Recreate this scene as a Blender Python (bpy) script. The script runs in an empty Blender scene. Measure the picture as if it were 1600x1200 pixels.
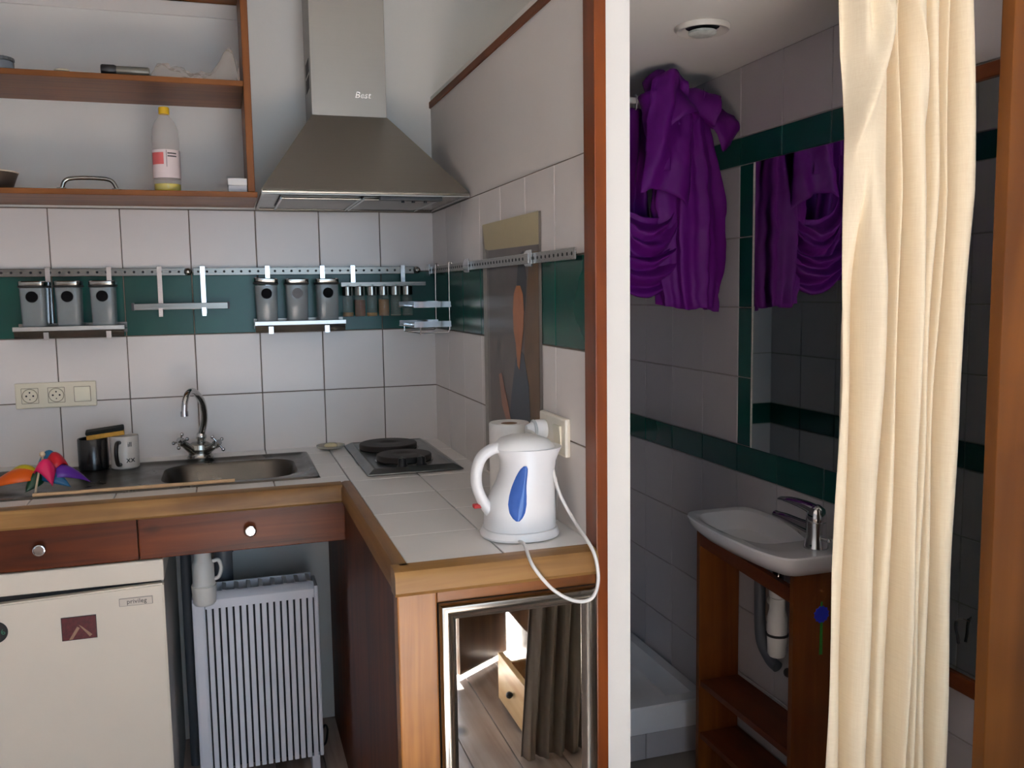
import bpy, bmesh, math, random
from mathutils import Vector, Matrix
random.seed(7)
S = bpy.context.scene
COL = S.collection

# ---------------------------------------------------------------- camera
cam = bpy.data.cameras.new('camera')
cam.sensor_fit = 'HORIZONTAL'; cam.sensor_width = 36.0
cam.lens = 36.0 * 1400.0 / 1600.0
cam.clip_start = 0.02; cam.clip_end = 60
camo = bpy.data.objects.new('camera', cam); COL.objects.link(camo)
def cam_matrix(yaw, pitch, roll, loc):
    f = Vector((math.sin(yaw)*math.cos(pitch), math.cos(yaw)*math.cos(pitch), math.sin(pitch)))
    r = f.cross(Vector((0, 0, 1))).normalized(); u = r.cross(f)
    r2 = r*math.cos(roll) + u*math.sin(roll); u2 = -r*math.sin(roll) + u*math.cos(roll)
    return Matrix(((r2.x, u2.x, -f.x, loc[0]), (r2.y, u2.y, -f.y, loc[1]), (r2.z, u2.z, -f.z, loc[2]), (0, 0, 0, 1)))
camo.matrix_world = cam_matrix(0.30797, -0.10370, -0.014855, (-0.695, -3.05, 1.47))
S.camera = camo

# ---------------------------------------------------------------- world, sun, window daylight, exposure
W = bpy.data.worlds.new('sky'); S.world = W; W.use_nodes = True
wb = W.node_tree.nodes['Background']
wb.inputs['Color'].default_value = (0.55, 0.75, 1.0, 1); wb.inputs['Strength'].default_value = 1.0
WIN = (-0.95, 0.55, 0.35, 2.20)         # rear window opening x0 x1 z0 z1 in wall y = -4.8
sun = bpy.data.lights.new('sun', 'SUN'); sun.energy = 185.0; sun.color = (0.87, 0.95, 1.0); sun.angle = 0.01
suno = bpy.data.objects.new('sun', sun); COL.objects.link(suno)
suno.rotation_euler = Vector((0.06, 1.0, -1.13)).to_track_quat('-Z', 'Y').to_euler()
suno.location = (-2, -7, 5)
ar = bpy.data.lights.new('window_daylight', 'AREA'); ar.shape = 'RECTANGLE'
ar.size = WIN[1]-WIN[0]; ar.size_y = WIN[3]-WIN[2]; ar.energy = 35.0; ar.color = (0.58, 0.79, 1.0)
aro = bpy.data.objects.new('window_daylight', ar); COL.objects.link(aro)
aro.location = ((WIN[0]+WIN[1])/2, -4.83, (WIN[2]+WIN[3])/2)
aro.rotation_euler = (math.radians(90), 0, 0)
vs = S.view_settings
vs.view_transform = 'Standard'; vs.look = 'None'; vs.gamma = 1.0; vs.use_curve_mapping = False
vs.exposure = 0.24
S.cycles.max_bounces = 10; S.cycles.diffuse_bounces = 6; S.cycles.glossy_bounces = 6
S.cycles.transparent_max_bounces = 12; S.cycles.sample_clamp_indirect = 8.0
S.cycles.caustics_reflective = False; S.cycles.caustics_refractive = False

# ---------------------------------------------------------------- materials
def lin(c):
    return tuple(((v/255)/12.92 if v/255 <= 0.04045 else ((v/255+0.055)/1.055)**2.4) for v in c) + (1.0,)
MATS = {}
def newmat(name):
    m = bpy.data.materials.new(name); m.use_nodes = True
    nt = m.node_tree; b = nt.nodes['Principled BSDF']
    MATS[name] = m
    return m, nt, b
def mat(name, rgb, rough=0.5, metal=0.0, var=0.06, scale=18.0, spec=0.5, bump=0.0, bscale=60.0, alpha=1.0, trans=0.0, coat=0.0, rand=0.0, sheen=0.0, rvar=0.0):
    if name in MATS: return MATS[name]
    m, nt, b = newmat(name)
    N = nt.nodes; L = nt.links
    tc = N.new('ShaderNodeTexCoord')
    nz = N.new('ShaderNodeTexNoise'); nz.inputs['Scale'].default_value = scale; nz.inputs['Detail'].default_value = 4
    L.new(tc.outputs['Object'], nz.inputs['Vector'])
    mx = N.new('ShaderNodeMix'); mx.data_type = 'RGBA'
    c = lin(rgb)
    mx.inputs[6].default_value = tuple(min(1, v*(1-var)) for v in c[:3]) + (1,)
    mx.inputs[7].default_value = tuple(min(1, v*(1+var)) for v in c[:3]) + (1,)
    L.new(nz.outputs['Fac'], mx.inputs[0])
    out = mx.outputs[2]
    if rand > 0:
        oi = N.new('ShaderNodeObjectInfo'); hs = N.new('ShaderNodeHueSaturation')
        mr = N.new('ShaderNodeMapRange'); mr.inputs[3].default_value = 1-rand; mr.inputs[4].default_value = 1+rand
        L.new(oi.outputs['Random'], mr.inputs[0]); L.new(mr.outputs[0], hs.inputs['Value']); L.new(out, hs.inputs['Color'])
        out = hs.outputs['Color']
    L.new(out, b.inputs['Base Color'])
    b.inputs['Roughness'].default_value = rough; b.inputs['Metallic'].default_value = metal
    b.inputs['Specular IOR Level'].default_value = spec
    if rvar > 0:
        n2 = N.new('ShaderNodeTexNoise'); n2.inputs['Scale'].default_value = scale*0.35; n2.inputs['Detail'].default_value = 5
        L.new(tc.outputs['Object'], n2.inputs['Vector'])
        mr2 = N.new('ShaderNodeMapRange'); mr2.inputs[1].default_value = 0.3; mr2.inputs[2].default_value = 0.7
        mr2.inputs[3].default_value = max(0.02, rough-rvar); mr2.inputs[4].default_value = rough+rvar
        L.new(n2.outputs['Fac'], mr2.inputs[0]); L.new(mr2.outputs[0], b.inputs['Roughness'])
    if alpha < 1: b.inputs['Alpha'].default_value = alpha
    if trans > 0: b.inputs['Transmission Weight'].default_value = trans
    if coat > 0: b.inputs['Coat Weight'].default_value = coat; b.inputs['Coat Roughness'].default_value = 0.15
    if sheen > 0: b.inputs['Sheen Weight'].default_value = sheen
    if bump > 0:
        bn = N.new('ShaderNodeTexNoise'); bn.inputs['Scale'].default_value = bscale; bn.inputs['Detail'].default_value = 3
        L.new(tc.outputs['Object'], bn.inputs['Vector'])
        bp = N.new('ShaderNodeBump'); bp.inputs['Strength'].default_value = bump; bp.inputs['Distance'].default_value = 0.004
        L.new(bn.outputs['Fac'], bp.inputs['Height']); L.new(bp.outputs['Normal'], b.inputs['Normal'])
    return m
def wood(name, dark, light, axis='x', rough=0.45, scale=1.0, knots=True, coat=0.15, rand=0.0):
    if name in MATS: return MATS[name]
    m, nt, b = newmat(name); N = nt.nodes; L = nt.links
    tc = N.new('ShaderNodeTexCoord'); mp = N.new('ShaderNodeMapping')
    s = [26*scale]*3; s['xyz'.index(axis)] = 1.6*scale
    mp.inputs['Scale'].default_value = s
    L.new(tc.outputs['Object'], mp.inputs['Vector'])
    n1 = N.new('ShaderNodeTexNoise'); n1.inputs['Scale'].default_value = 1.0; n1.inputs['Detail'].default_value = 6; n1.inputs['Distortion'].default_value = 1.2
    L.new(mp.outputs['Vector'], n1.inputs['Vector'])
    rp = N.new('ShaderNodeValToRGB'); rp.color_ramp.elements[0].position = 0.32; rp.color_ramp.elements[1].position = 0.68
    rp.color_ramp.elements[0].color = lin(dark); rp.color_ramp.elements[1].color = lin(light)
    L.new(n1.outputs['Fac'], rp.inputs['Fac'])
    n2 = N.new('ShaderNodeTexNoise'); n2.inputs['Scale'].default_value = 5.0*scale; n2.inputs['Detail'].default_value = 3
    L.new(tc.outputs['Object'], n2.inputs['Vector'])
    mx = N.new('ShaderNodeMix'); mx.data_type = 'RGBA'; mx.blend_type = 'MULTIPLY'
    rp2 = N.new('ShaderNodeValToRGB'); rp2.color_ramp.elements[0].color = (0.55, 0.5, 0.48, 1); rp2.color_ramp.elements[1].color = (1, 1, 1, 1)
    rp2.color_ramp.elements[0].position = 0.35; rp2.color_ramp.elements[1].position = 0.55
    L.new(n2.outputs['Fac'], rp2.inputs['Fac'])
    mx.inputs[0].default_value = 0.55
    L.new(rp.outputs['Color'], mx.inputs[6]); L.new(rp2.outputs['Color'], mx.inputs[7])
    out = mx.outputs[2]
    if knots:
        mp2 = N.new('ShaderNodeMapping'); s2 = [9.0*scale]*3; s2['xyz'.index(axis)] = 5.0*scale
        mp2.inputs['Scale'].default_value = s2; L.new(tc.outputs['Object'], mp2.inputs['Vector'])
        vo = N.new('ShaderNodeTexVoronoi'); vo.inputs['Scale'].default_value = 1.0; L.new(mp2.outputs['Vector'], vo.inputs['Vector'])
        rp3 = N.new('ShaderNodeValToRGB'); rp3.color_ramp.elements[0].position = 0.05; rp3.color_ramp.elements[1].position = 0.13
        rp3.color_ramp.elements[0].color = (0.16, 0.10, 0.08, 1); rp3.color_ramp.elements[1].color = (1, 1, 1, 1)
        L.new(vo.outputs['Distance'], rp3.inputs['Fac'])
        mk_ = N.new('ShaderNodeMix'); mk_.data_type = 'RGBA'; mk_.blend_type = 'MULTIPLY'; mk_.inputs[0].default_value = 0.8
        L.new(out, mk_.inputs[6]); L.new(rp3.outputs['Color'], mk_.inputs[7]); out = mk_.outputs[2]
    if rand > 0:
        oi = N.new('ShaderNodeObjectInfo'); hs = N.new('ShaderNodeHueSaturation')
        mr = N.new('ShaderNodeMapRange'); mr.inputs[3].default_value = 1-rand; mr.inputs[4].default_value = 1+rand
        L.new(oi.outputs['Random'], mr.inputs[0]); L.new(mr.outputs[0], hs.inputs['Value']); L.new(out, hs.inputs['Color']); out = hs.outputs['Color']
    L.new(out, b.inputs['Base Color'])
    b.inputs['Roughness'].default_value = rough; b.inputs['Specular IOR Level'].default_value = 0.2; b.inputs['Coat Weight'].default_value = coat; b.inputs['Coat Roughness'].default_value = 0.25
    bp = N.new('ShaderNodeBump'); bp.inputs['Strength'].default_value = 0.12; bp.inputs['Distance'].default_value = 0.002
    L.new(n1.outputs['Fac'], bp.inputs['Height']); L.new(bp.outputs['Normal'], b.inputs['Normal'])
    return m
def brushed(name, rgb, rough=0.32, axis='x'):
    if name in MATS: return MATS[name]
    m, nt, b = newmat(name); N = nt.nodes; L = nt.links
    tc = N.new('ShaderNodeTexCoord'); mp = N.new('ShaderNodeMapping'); s = [400.0]*3; s['xyz'.index(axis)] = 4.0
    mp.inputs['Scale'].default_value = s; L.new(tc.outputs['Object'], mp.inputs['Vector'])
    n1 = N.new('ShaderNodeTexNoise'); n1.inputs['Scale'].default_value = 1.0; n1.inputs['Detail'].default_value = 3
    L.new(mp.outputs['Vector'], n1.inputs['Vector'])
    mr = N.new('ShaderNodeMapRange'); mr.inputs[3].default_value = rough-0.08; mr.inputs[4].default_value = rough+0.1
    L.new(n1.outputs['Fac'], mr.inputs[0]); L.new(mr.outputs[0], b.inputs['Roughness'])
    b.inputs['Base Color'].default_value = lin(rgb); b.inputs['Metallic'].default_value = 1.0
    return m

M_plaster = mat('plaster_white', (226, 224, 218), 0.85, var=0.03, scale=3, bump=0.15, bscale=30)
M_room = mat('room_paint', (184, 186, 190), 0.85, var=0.03, scale=3)
M_plaster_grey = mat('plaster_worn', (214, 209, 204), 0.8, var=0.06, scale=4, bump=0.2, bscale=25)
M_wall_low = mat('wall_under_counter', (196, 200, 200), 0.85, var=0.08, scale=5)
M_grout = mat('grout', (112, 100, 90), 0.9, var=0.2, scale=30)
M_grout_bath = mat('grout_bath', (150, 146, 142), 0.9, var=0.15, scale=30)
M_tile = mat('tile_white', (224, 218, 214), 0.26, var=0.035, scale=6, rand=0.02, spec=0.4)
M_tile_green = mat('tile_green', (20, 74, 64), 0.22, var=0.15, scale=9, rand=0.08, spec=0.28)
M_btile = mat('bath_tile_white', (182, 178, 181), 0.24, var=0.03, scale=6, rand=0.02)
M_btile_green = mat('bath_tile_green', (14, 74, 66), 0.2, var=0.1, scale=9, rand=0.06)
M_ctile = mat('counter_tile', (234, 232, 228), 0.26, var=0.02, scale=10, rand=0.02)
M_steel = brushed('brushed_steel', (112, 108, 102), 0.24, 'x')
M_steel_lt = brushed('light_steel', (168, 164, 158), 0.28, 'x')
M_steel_hood = brushed('hood_steel', (150, 146, 140), 0.40, 'x')
M_sink = mat('sink_steel', (96, 92, 86), 0.34, 1.0, var=0.12, scale=25, rvar=0.12)
M_chrome = mat('chrome', (205, 205, 205), 0.08, 1.0, var=0.02)
M_chrome_dull = mat('chrome_dull', (150, 148, 142), 0.18, 1.0, var=0.1, scale=30)
M_mirror = mat('mirror_glass', (222, 226, 224), 0.015, 1.0, var=0.01, scale=3)
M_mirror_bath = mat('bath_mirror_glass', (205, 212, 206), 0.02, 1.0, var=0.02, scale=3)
M_black = mat('black_plastic', (22, 22, 24), 0.4, var=0.1)
M_iron = mat('cast_iron', (46, 42, 40), 0.55, 0.3, var=0.15, scale=40)
M_white_pl = mat('white_plastic', (238, 238, 238), 0.28, var=0.015, coat=0.2)
M_ivory = mat('ivory_plastic', (226, 218, 196), 0.35, var=0.03)
M_white_en = mat('white_enamel', (222, 214, 200), 0.3, var=0.03, scale=5, coat=0.2)
M_ceram = mat('sanitary_ceramic', (228, 228, 230), 0.15, var=0.02, coat=0.3)
M_rad = mat('radiator_enamel', (226, 228, 236), 0.4, var=0.05, scale=12)
M_dark = mat('dark_void', (26, 26, 28), 0.7)
M_pipe = mat('grey_pipe', (88, 92, 98), 0.5, var=0.1)
M_pipe_w = mat('white_pipe', (214, 214, 210), 0.4, var=0.05)
M_rubber = mat('black_rubber', (24, 23, 22), 0.6)
M_edge = wood('counter_edge_wood_x', (120, 84, 44), (158, 120, 70), 'x', 0.42, 0.8, True)
M_edge_y = wood('counter_edge_wood_y', (108, 74, 38), (142, 104, 58), 'y', 0.42, 0.8, False)
M_drawer = wood('drawer_wood', (66, 24, 6), (118, 54, 15), 'x', 0.40, 0.7, True, 0.12)
M_cab = wood('cabinet_wood_z', (126, 76, 28), (176, 118, 56), 'z', 0.38, 0.8, True, 0.3)
M_cab_x = wood('cabinet_wood_x', (112, 62, 20), (150, 92, 38), 'x', 0.38, 0.8, True, 0.3)
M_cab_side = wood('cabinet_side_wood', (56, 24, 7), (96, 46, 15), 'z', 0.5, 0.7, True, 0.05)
M_shelf = wood('shelf_wood_x', (108, 62, 22), (138, 84, 36), 'x', 0.45, 0.8, False)
M_shelf_z = wood('shelf_wood_z', (102, 56, 18), (130, 76, 30), 'z', 0.45, 0.8, False)
M_post = wood('post_wood', (104, 46, 9), (130, 64, 16), 'z', 0.35, 0.6, False, 0.3)
M_jamb = wood('jamb_wood', (100, 56, 16), (128, 76, 26), 'z', 0.4, 0.5, False, 0.3)
M_trimw = wood('roof_trim_wood', (110, 66, 44), (136, 86, 60), 'y', 0.6, 1, False, 0)
M_van = wood('vanity_wood', (98, 50, 16), (128, 72, 26), 'z', 0.45, 0.7, True, 0.2)
M_van_y = wood('vanity_wood_y', (84, 40, 18), (110, 56, 24), 'y', 0.5, 0.7, False, 0.1)
M_floor = wood('floor_planks', (156, 132, 118), (202, 184, 172), 'y', 0.32, 0.5, True, 0.3, rand=0.12)
M_pine = wood('pale_pine', (206, 160, 104), (232, 196, 144), 'y', 0.45, 0.7, True)
M_darkpanel = wood('dark_panel', (78, 56, 40), (104, 78, 56), 'z', 0.3, 0.6, False, 0.3)
M_purple = mat('purple_cloth', (88, 6, 108), 0.6, var=0.12, scale=30, spec=0.25)
M_greyc = mat('grey_cloth', (150, 140, 128), 0.9, var=0.08, scale=60)
# cream linen with a woven slub
def linen():
    m, nt, b = newmat('cream_linen'); N = nt.nodes; L = nt.links
    tc = N.new('ShaderNodeTexCoord')
    outs = []
    for sc_ in ((30, 30, 600), (700, 700, 20)):
        mp = N.new('ShaderNodeMapping'); mp.inputs['Scale'].default_value = sc_
        L.new(tc.outputs['Object'], mp.inputs['Vector'])
        n = N.new('ShaderNodeTexNoise'); n.inputs['Scale'].default_value = 1.0; n.inputs['Detail'].default_value = 2
        L.new(mp.outputs['Vector'], n.inputs['Vector']); outs.append(n.outputs['Fac'])
    ad = N.new('ShaderNodeMath'); ad.operation = 'ADD'; L.new(outs[0], ad.inputs[0]); L.new(outs[1], ad.inputs[1])
    mr = N.new('ShaderNodeMapRange'); mr.inputs[1].default_value = 0.7; mr.inputs[2].default_value = 1.3
    L.new(ad.outputs[0], mr.inputs[0])
    mx = N.new('ShaderNodeMix'); mx.data_type = 'RGBA'
    mx.inputs[6].default_value = lin((228, 211, 180)); mx.inputs[7].default_value = lin((236, 221, 192))
    L.new(mr.outputs[0], mx.inputs[0]); L.new(mx.outputs[2], b.inputs['Base Color'])
    b.inputs['Roughness'].default_value = 0.9; b.inputs['Sheen Weight'].default_value = 0.15
    bp = N.new('ShaderNodeBump'); bp.inputs['Strength'].default_value = 0.06; bp.inputs['Distance'].default_value = 0.001
    L.new(ad.outputs[0], bp.inputs['Height']); L.new(bp.outputs['Normal'], b.inputs['Normal'])
    return m
M_linen = linen()
M_print_red = mat('magnet_print', (84, 20, 28), 0.4, var=0.9, scale=110)
M_print_black = mat('print_black', (24, 22, 22), 0.5)

# ---------------------------------------------------------------- mesh helpers
ORG = {}                                   # object -> world position of its mesh origin
def V(p): return Vector(p)
def box(bm, x0, x1, y0, y1, z0, z1, bev=0.0, seg=2, M=None):
    vs = [bm.verts.new((x, y, z)) for x in (x0, x1) for y in (y0, y1) for z in (z0, z1)]
    fs = [(0, 1, 3, 2), (4, 6, 7, 5), (0, 4, 5, 1), (2, 3, 7, 6), (0, 2, 6, 4), (1, 5, 7, 3)]
    faces = [bm.faces.new([vs[i] for i in f]) for f in fs]
    if bev > 0:
        es = list({e for f in faces for e in f.edges})
        r = bmesh.ops.bevel(bm, geom=es, offset=bev, segments=seg, affect='EDGES', profile=0.6)
        vs = list({v for f in r['faces'] for v in f.verts} | {v for v in vs if v.is_valid})
    if M is not None:
        for v in vs: v.co = M @ v.co
    return vs
def prism(bm, poly, axis, a, b):
    """poly: 2D points in the two other axes (cyclic order), extruded from a to b along axis"""
    def p3(p, t):
        return {'x': (t, p[0], p[1]), 'y': (p[0], t, p[1]), 'z': (p[0], p[1], t)}[axis]
    A = [bm.verts.new(p3(p, a)) for p in poly]; B = [bm.verts.new(p3(p, b)) for p in poly]
    n = len(poly)
    bm.faces.new(A[::-1]); bm.faces.new(B)
    for i in range(n): bm.faces.new((A[i], A[(i+1) % n], B[(i+1) % n], B[i]))
def frame_at(d):
    d = d.normalized(); a = Vector((0, 0, 1)) if abs(d.z) < 0.9 else Vector((1, 0, 0))
    u = d.cross(a).normalized(); return u, d.cross(u).normalized()
def cyl(bm, p0, p1, r0, r1=None, seg=20, caps=True):
    r1 = r0 if r1 is None else r1
    p0 = V(p0); p1 = V(p1); u, w = frame_at(p1-p0)
    A, B = [], []
    for i in range(seg):
        t = 2*math.pi*i/seg; d = u*math.cos(t)+w*math.sin(t)
        A.append(bm.verts.new(p0+d*r0)); B.append(bm.verts.new(p1+d*r1))
    for i in range(seg): bm.faces.new((A[i], A[(i+1) % seg], B[(i+1) % seg], B[i]))
    if caps: bm.faces.new(A[::-1]); bm.faces.new(B)
def spline(pts, n=8):
    pts = [V(p) for p in pts]; out = []
    P = [pts[0]*2-pts[1]] + pts + [pts[-1]*2-pts[-2]]
    for i in range(1, len(P)-2):
        for k in range(n):
            t = k/n; a, b, c, d = P[i-1], P[i], P[i+1], P[i+2]
            out.append(0.5*((2*b)+(c-a)*t+(2*a-5*b+4*c-d)*t*t+(3*b-a-3*c+d)*t*t*t))
    out.append(pts[-1]); return out
def tube(bm, pts, r, seg=10, smooth=8, radii=None):
    P = spline(pts, smooth) if smooth else [V(p) for p in pts]
    n = len(P); rings = []; u = None
    for i, p in enumerate(P):
        d = (P[min(i+1, n-1)]-P[max(i-1, 0)]).normalized()
        if u is None: u, w = frame_at(d)
        else:
            u = (u-d*u.dot(d)).normalized(); w = d.cross(u)
        rr = r if radii is None else radii[0]+(radii[1]-radii[0])*i/(n-1)
        rings.append([bm.verts.new(p+(u*math.cos(2*math.pi*k/seg)+w*math.sin(2*math.pi*k/seg))*rr) for k in range(seg)])
    for a, b in zip(rings, rings[1:]):
        for k in range(seg): bm.faces.new((a[k], a[(k+1) % seg], b[(k+1) % seg], b[k]))
    bm.faces.new(rings[0][::-1]); bm.faces.new(rings[-1])
def lathe(bm, prof, c=(0, 0, 0), seg=32, M=None):
    c = V(c); rings = []
    for r, z in prof:
        if r < 1e-6: rings.append([bm.verts.new((0, 0, z))])
        else: rings.append([bm.verts.new((r*math.cos(2*math.pi*k/seg), r*math.sin(2*math.pi*k/seg), z)) for k in range(seg)])
    for a, b in zip(rings, rings[1:]):
        for k in range(seg):
            k2 = (k+1) % seg
            if len(a) == 1 and len(b) > 1: bm.faces.new((a[0], b[k], b[k2]))
            elif len(b) == 1 and len(a) > 1: bm.faces.new((a[k], a[k2], b[0]))
            elif len(a) > 1: bm.faces.new((a[k], a[k2], b[k2], b[k]))
    for r in rings:
        for v in r: v.co = ((M @ v.co) if M is not None else v.co) + c
def sph(bm, c, r, seg=14, sc=(1, 1, 1)):
    n = seg//2
    prof = [(r*math.sin(math.pi*i/n), -r*math.cos(math.pi*i/n)) for i in range(n+1)]
    prof[0] = (0, -r); prof[-1] = (0, r)
    lathe(bm, prof, c, seg, Matrix.Diagonal((sc[0], sc[1], sc[2])))
def loops(bm, L, close_first=True, close_last=True):
    R = [[bm.verts.new(p) for p in l] for l in L]; n = len(R[0])
    for a, b in zip(R, R[1:]):
        for k in range(n): bm.faces.new((a[k], a[(k+1) % n], b[(k+1) % n], b[k]))
    if close_first: bm.faces.new(R[0][::-1])
    if close_last: bm.faces.new(R[-1])
    return R
def sheet(bm, f, nu, nv):
    G = [[bm.verts.new(f(i/nu, j/nv)) for i in range(nu+1)] for j in range(nv+1)]
    for j in range(nv):
        for i in range(nu): bm.faces.new((G[j][i], G[j][i+1], G[j+1][i+1], G[j+1][i]))
def rrect(cx, cy, hx, hy, r, n=6):
    out = []
    for (sx, sy, a0) in ((1, 1, 0), (-1, 1, 90), (-1, -1, 180), (1, -1, 270)):
        for k in range(n+1):
            a = math.radians(a0+90*k/n)
            out.append((cx+sx*(hx-r)+r*math.cos(a), cy+sy*(hy-r)+r*math.sin(a)))
    return out
def mk(name, bm, m, parent=None, org=None, smooth=False):
    """link a bmesh given in WORLD coordinates as one mesh object"""
    if parent is not None: o0 = ORG[parent]
    else: o0 = V(org) if org is not None else Vector((0, 0, 0))
    bmesh.ops.recalc_face_normals(bm, faces=bm.faces[:])
    for v in bm.verts: v.co -= o0
    me = bpy.data.meshes.new(name); bm.to_mesh(me); bm.free()
    if smooth:
        for p in me.polygons: p.use_smooth = True
        try: me.set_sharp_from_angle(angle=math.radians(38))
        except Exception: pass
    me.materials.append(m)
    o = bpy.data.objects.new(name, me); COL.objects.link(o)
    if parent is not None: o.parent = parent
    else: o.location = o0
    ORG[o] = o0
    return o
def meshdata(name, build, m, smooth=False):
    bm = bmesh.new(); build(bm); bmesh.ops.recalc_face_normals(bm, faces=bm.faces[:])
    me = bpy.data.meshes.new(name); bm.to_mesh(me); bm.free(); me.materials.append(m)
    if smooth:
        for p in me.polygons: p.use_smooth = True
        try: me.set_sharp_from_angle(angle=math.radians(38))
        except Exception: pass
    return me
def put(name, me, loc, parent, rot=None, m=None):
    """an object sharing mesh data, at a WORLD location under parent (parents are never rotated)"""
    o = bpy.data.objects.new(name, me); COL.objects.link(o)
    o0 = ORG[parent] if parent is not None else Vector((0, 0, 0))
    o.parent = parent; o.location = V(loc)-o0
    if rot: o.rotation_euler = rot
    ORG[o] = V(loc)
    return o
def tag(o, label, cat, group=None):
    o['label'] = label; o['category'] = cat
    if group: o['group'] = group
    return o
def thing(name, label, cat, loc, group=None):
    o = bpy.data.objects.new(name, None); COL.objects.link(o); o.location = loc; o.empty_display_size = 0.03
    ORG[o] = V(loc); return tag(o, label, cat, group)
def struct(name, bm, m, smooth=False):
    o = mk(name, bm, m, None, (0, 0, 0), smooth); o['kind'] = 'structure'; return o
def B(name, b, m, parent=None, bev=0.0, org=None):
    bm = bmesh.new(); box(bm, *b, bev=bev); return mk(name, bm, m, parent, org)
def text_mesh(txt, size, extrude=0.0004, shear=0.0, bold=False):
    cu = bpy.data.curves.new('txt', 'FONT'); cu.body = txt; cu.size = size; cu.extrude = extrude
    cu.align_x = 'CENTER'; cu.align_y = 'CENTER'; cu.shear = shear; cu.resolution_u = 2
    ob = bpy.data.objects.new('txt', cu); COL.objects.link(ob)
    dg = bpy.context.evaluated_depsgraph_get(); dg.update()
    me = bpy.data.meshes.new_from_object(ob.evaluated_get(dg))
    bpy.data.objects.remove(ob); bpy.data.curves.remove(cu)
    return me

# tile meshes by size, shared
TILES = {}
def tile(parent, ax, pos, a0, a1, b0, b1, m, th=0.007, gap=0.0032, sgn=-1, name='tile'):
    """ax: axis of the normal; pos: wall surface; (a,b) the two in-plane axes in xyz order; sgn: side it faces"""
    w, h = abs(a1-a0)-gap, abs(b1-b0)-gap
    key = (ax, round(w, 3), round(h, 3), m.name, th)
    if key not in TILES:
        def bld(bm):
            if ax == 'x': box(bm, -th/2, th/2, -w/2, w/2, -h/2, h/2, bev=0.0012, seg=1)
            elif ax == 'y': box(bm, -w/2, w/2, -th/2, th/2, -h/2, h/2, bev=0.0012, seg=1)
            else: box(bm, -w/2, w/2, -h/2, h/2, -th/2, th/2, bev=0.0012, seg=1)
        TILES[key] = meshdata('tile', bld, m)
    a, b = (a0+a1)/2, (b0+b1)/2
    d = pos+sgn*(th/2-0.003)
    loc = {'x': (d, a, b), 'y': (a, d, b), 'z': (a, b, d)}[ax]
    t = 0.0022
    rot = [random.uniform(-t, t) for _ in range(3)]
    return put(name, TILES[key], loc, parent, rot)
# ================================================================ THE SETTING
CT = 0.955                                  # worktop height
ROWS = (0.948, 1.148, 1.346, 1.542, 1.740)  # kitchen tile courses
# ---- floor of wooden planks
bm = bmesh.new(); box(bm, -2.3, 2.0, -4.9, 0.1, -0.08, -0.012); floor = struct('floor', bm, M_grout)
pw = 0.145; i = 0; x = -2.2
while x < 1.9:
    x1 = min(x+pw, 1.9); y = -4.8 - random.uniform(0, 1.0)
    while y < 0:
        y1 = y+1.9; a, b_ = max(y, -4.8), min(y1, 0.0)
        if b_-a > 0.05:
            bm = bmesh.new(); box(bm, x+0.0015, x1-0.0015, a+0.001, b_-0.001, -0.013, 0.0, bev=0.001, seg=1)
            mk('plank', bm, M_floor, floor)
        y = y1
    x = x1
# ---- main walls
bm = bmesh.new(); box(bm, -2.3, 0.9, 0.0, 0.1, -0.05, 3.0); wall_back = struct('wall_back', bm, M_plaster)
bm = bmesh.new(); box(bm, -2.2, 0.0, -0.002, 0.01, 0.90, 1.742); mk('grout_bed', bm, M_grout, wall_back)
bm = bmesh.new(); box(bm, -2.3, -2.2, -4.9, 0.1, -0.05, 3.0); struct('wall_left', bm, M_room)
bm = bmesh.new(); box(bm, 1.9, 2.0, -4.9, -1.66, -0.05, 3.0); struct('wall_right', bm, M_room)
bm = bmesh.new(); box(bm, 0.78, 1.95, -1.727, -1.64, -0.05, 3.0); struct('wall_front_right', bm, M_plaster)
bm = bmesh.new(); box(bm, 0.72, 0.80, -1.7275, 0.05, -0.05, 3.0); wall_bath = struct('wall_bathroom', bm, M_plaster)
bm = bmesh.new(); box(bm, -2.3, 2.0, -4.9, 0.1, 2.9, 3.0); struct('ceiling', bm, M_plaster)
bm = bmesh.new()                            # rear wall with the window opening
box(bm, -2.3, WIN[0], -4.9, -4.8, -0.05, 3.0); box(bm, WIN[1], 2.0, -4.9, -4.8, -0.05, 3.0)
box(bm, WIN[0], WIN[1], -4.9, -4.8, -0.05, WIN[2]); box(bm, WIN[0], WIN[1], -4.9, -4.8, WIN[3], 3.0)
struct('wall_rear', bm, M_room)
bm = bmesh.new()
for xx in (WIN[0], (WIN[0]+WIN[1])/2-0.025, WIN[1]-0.05): box(bm, xx, xx+0.05, -4.82, -4.79, WIN[2], WIN[3], bev=0.004)
for zz in (WIN[2], WIN[3]-0.05): box(bm, WIN[0], WIN[1], -4.821, -4.791, zz, zz+0.05, bev=0.004)
struct('window_1', bm, M_shelf_z)
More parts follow.
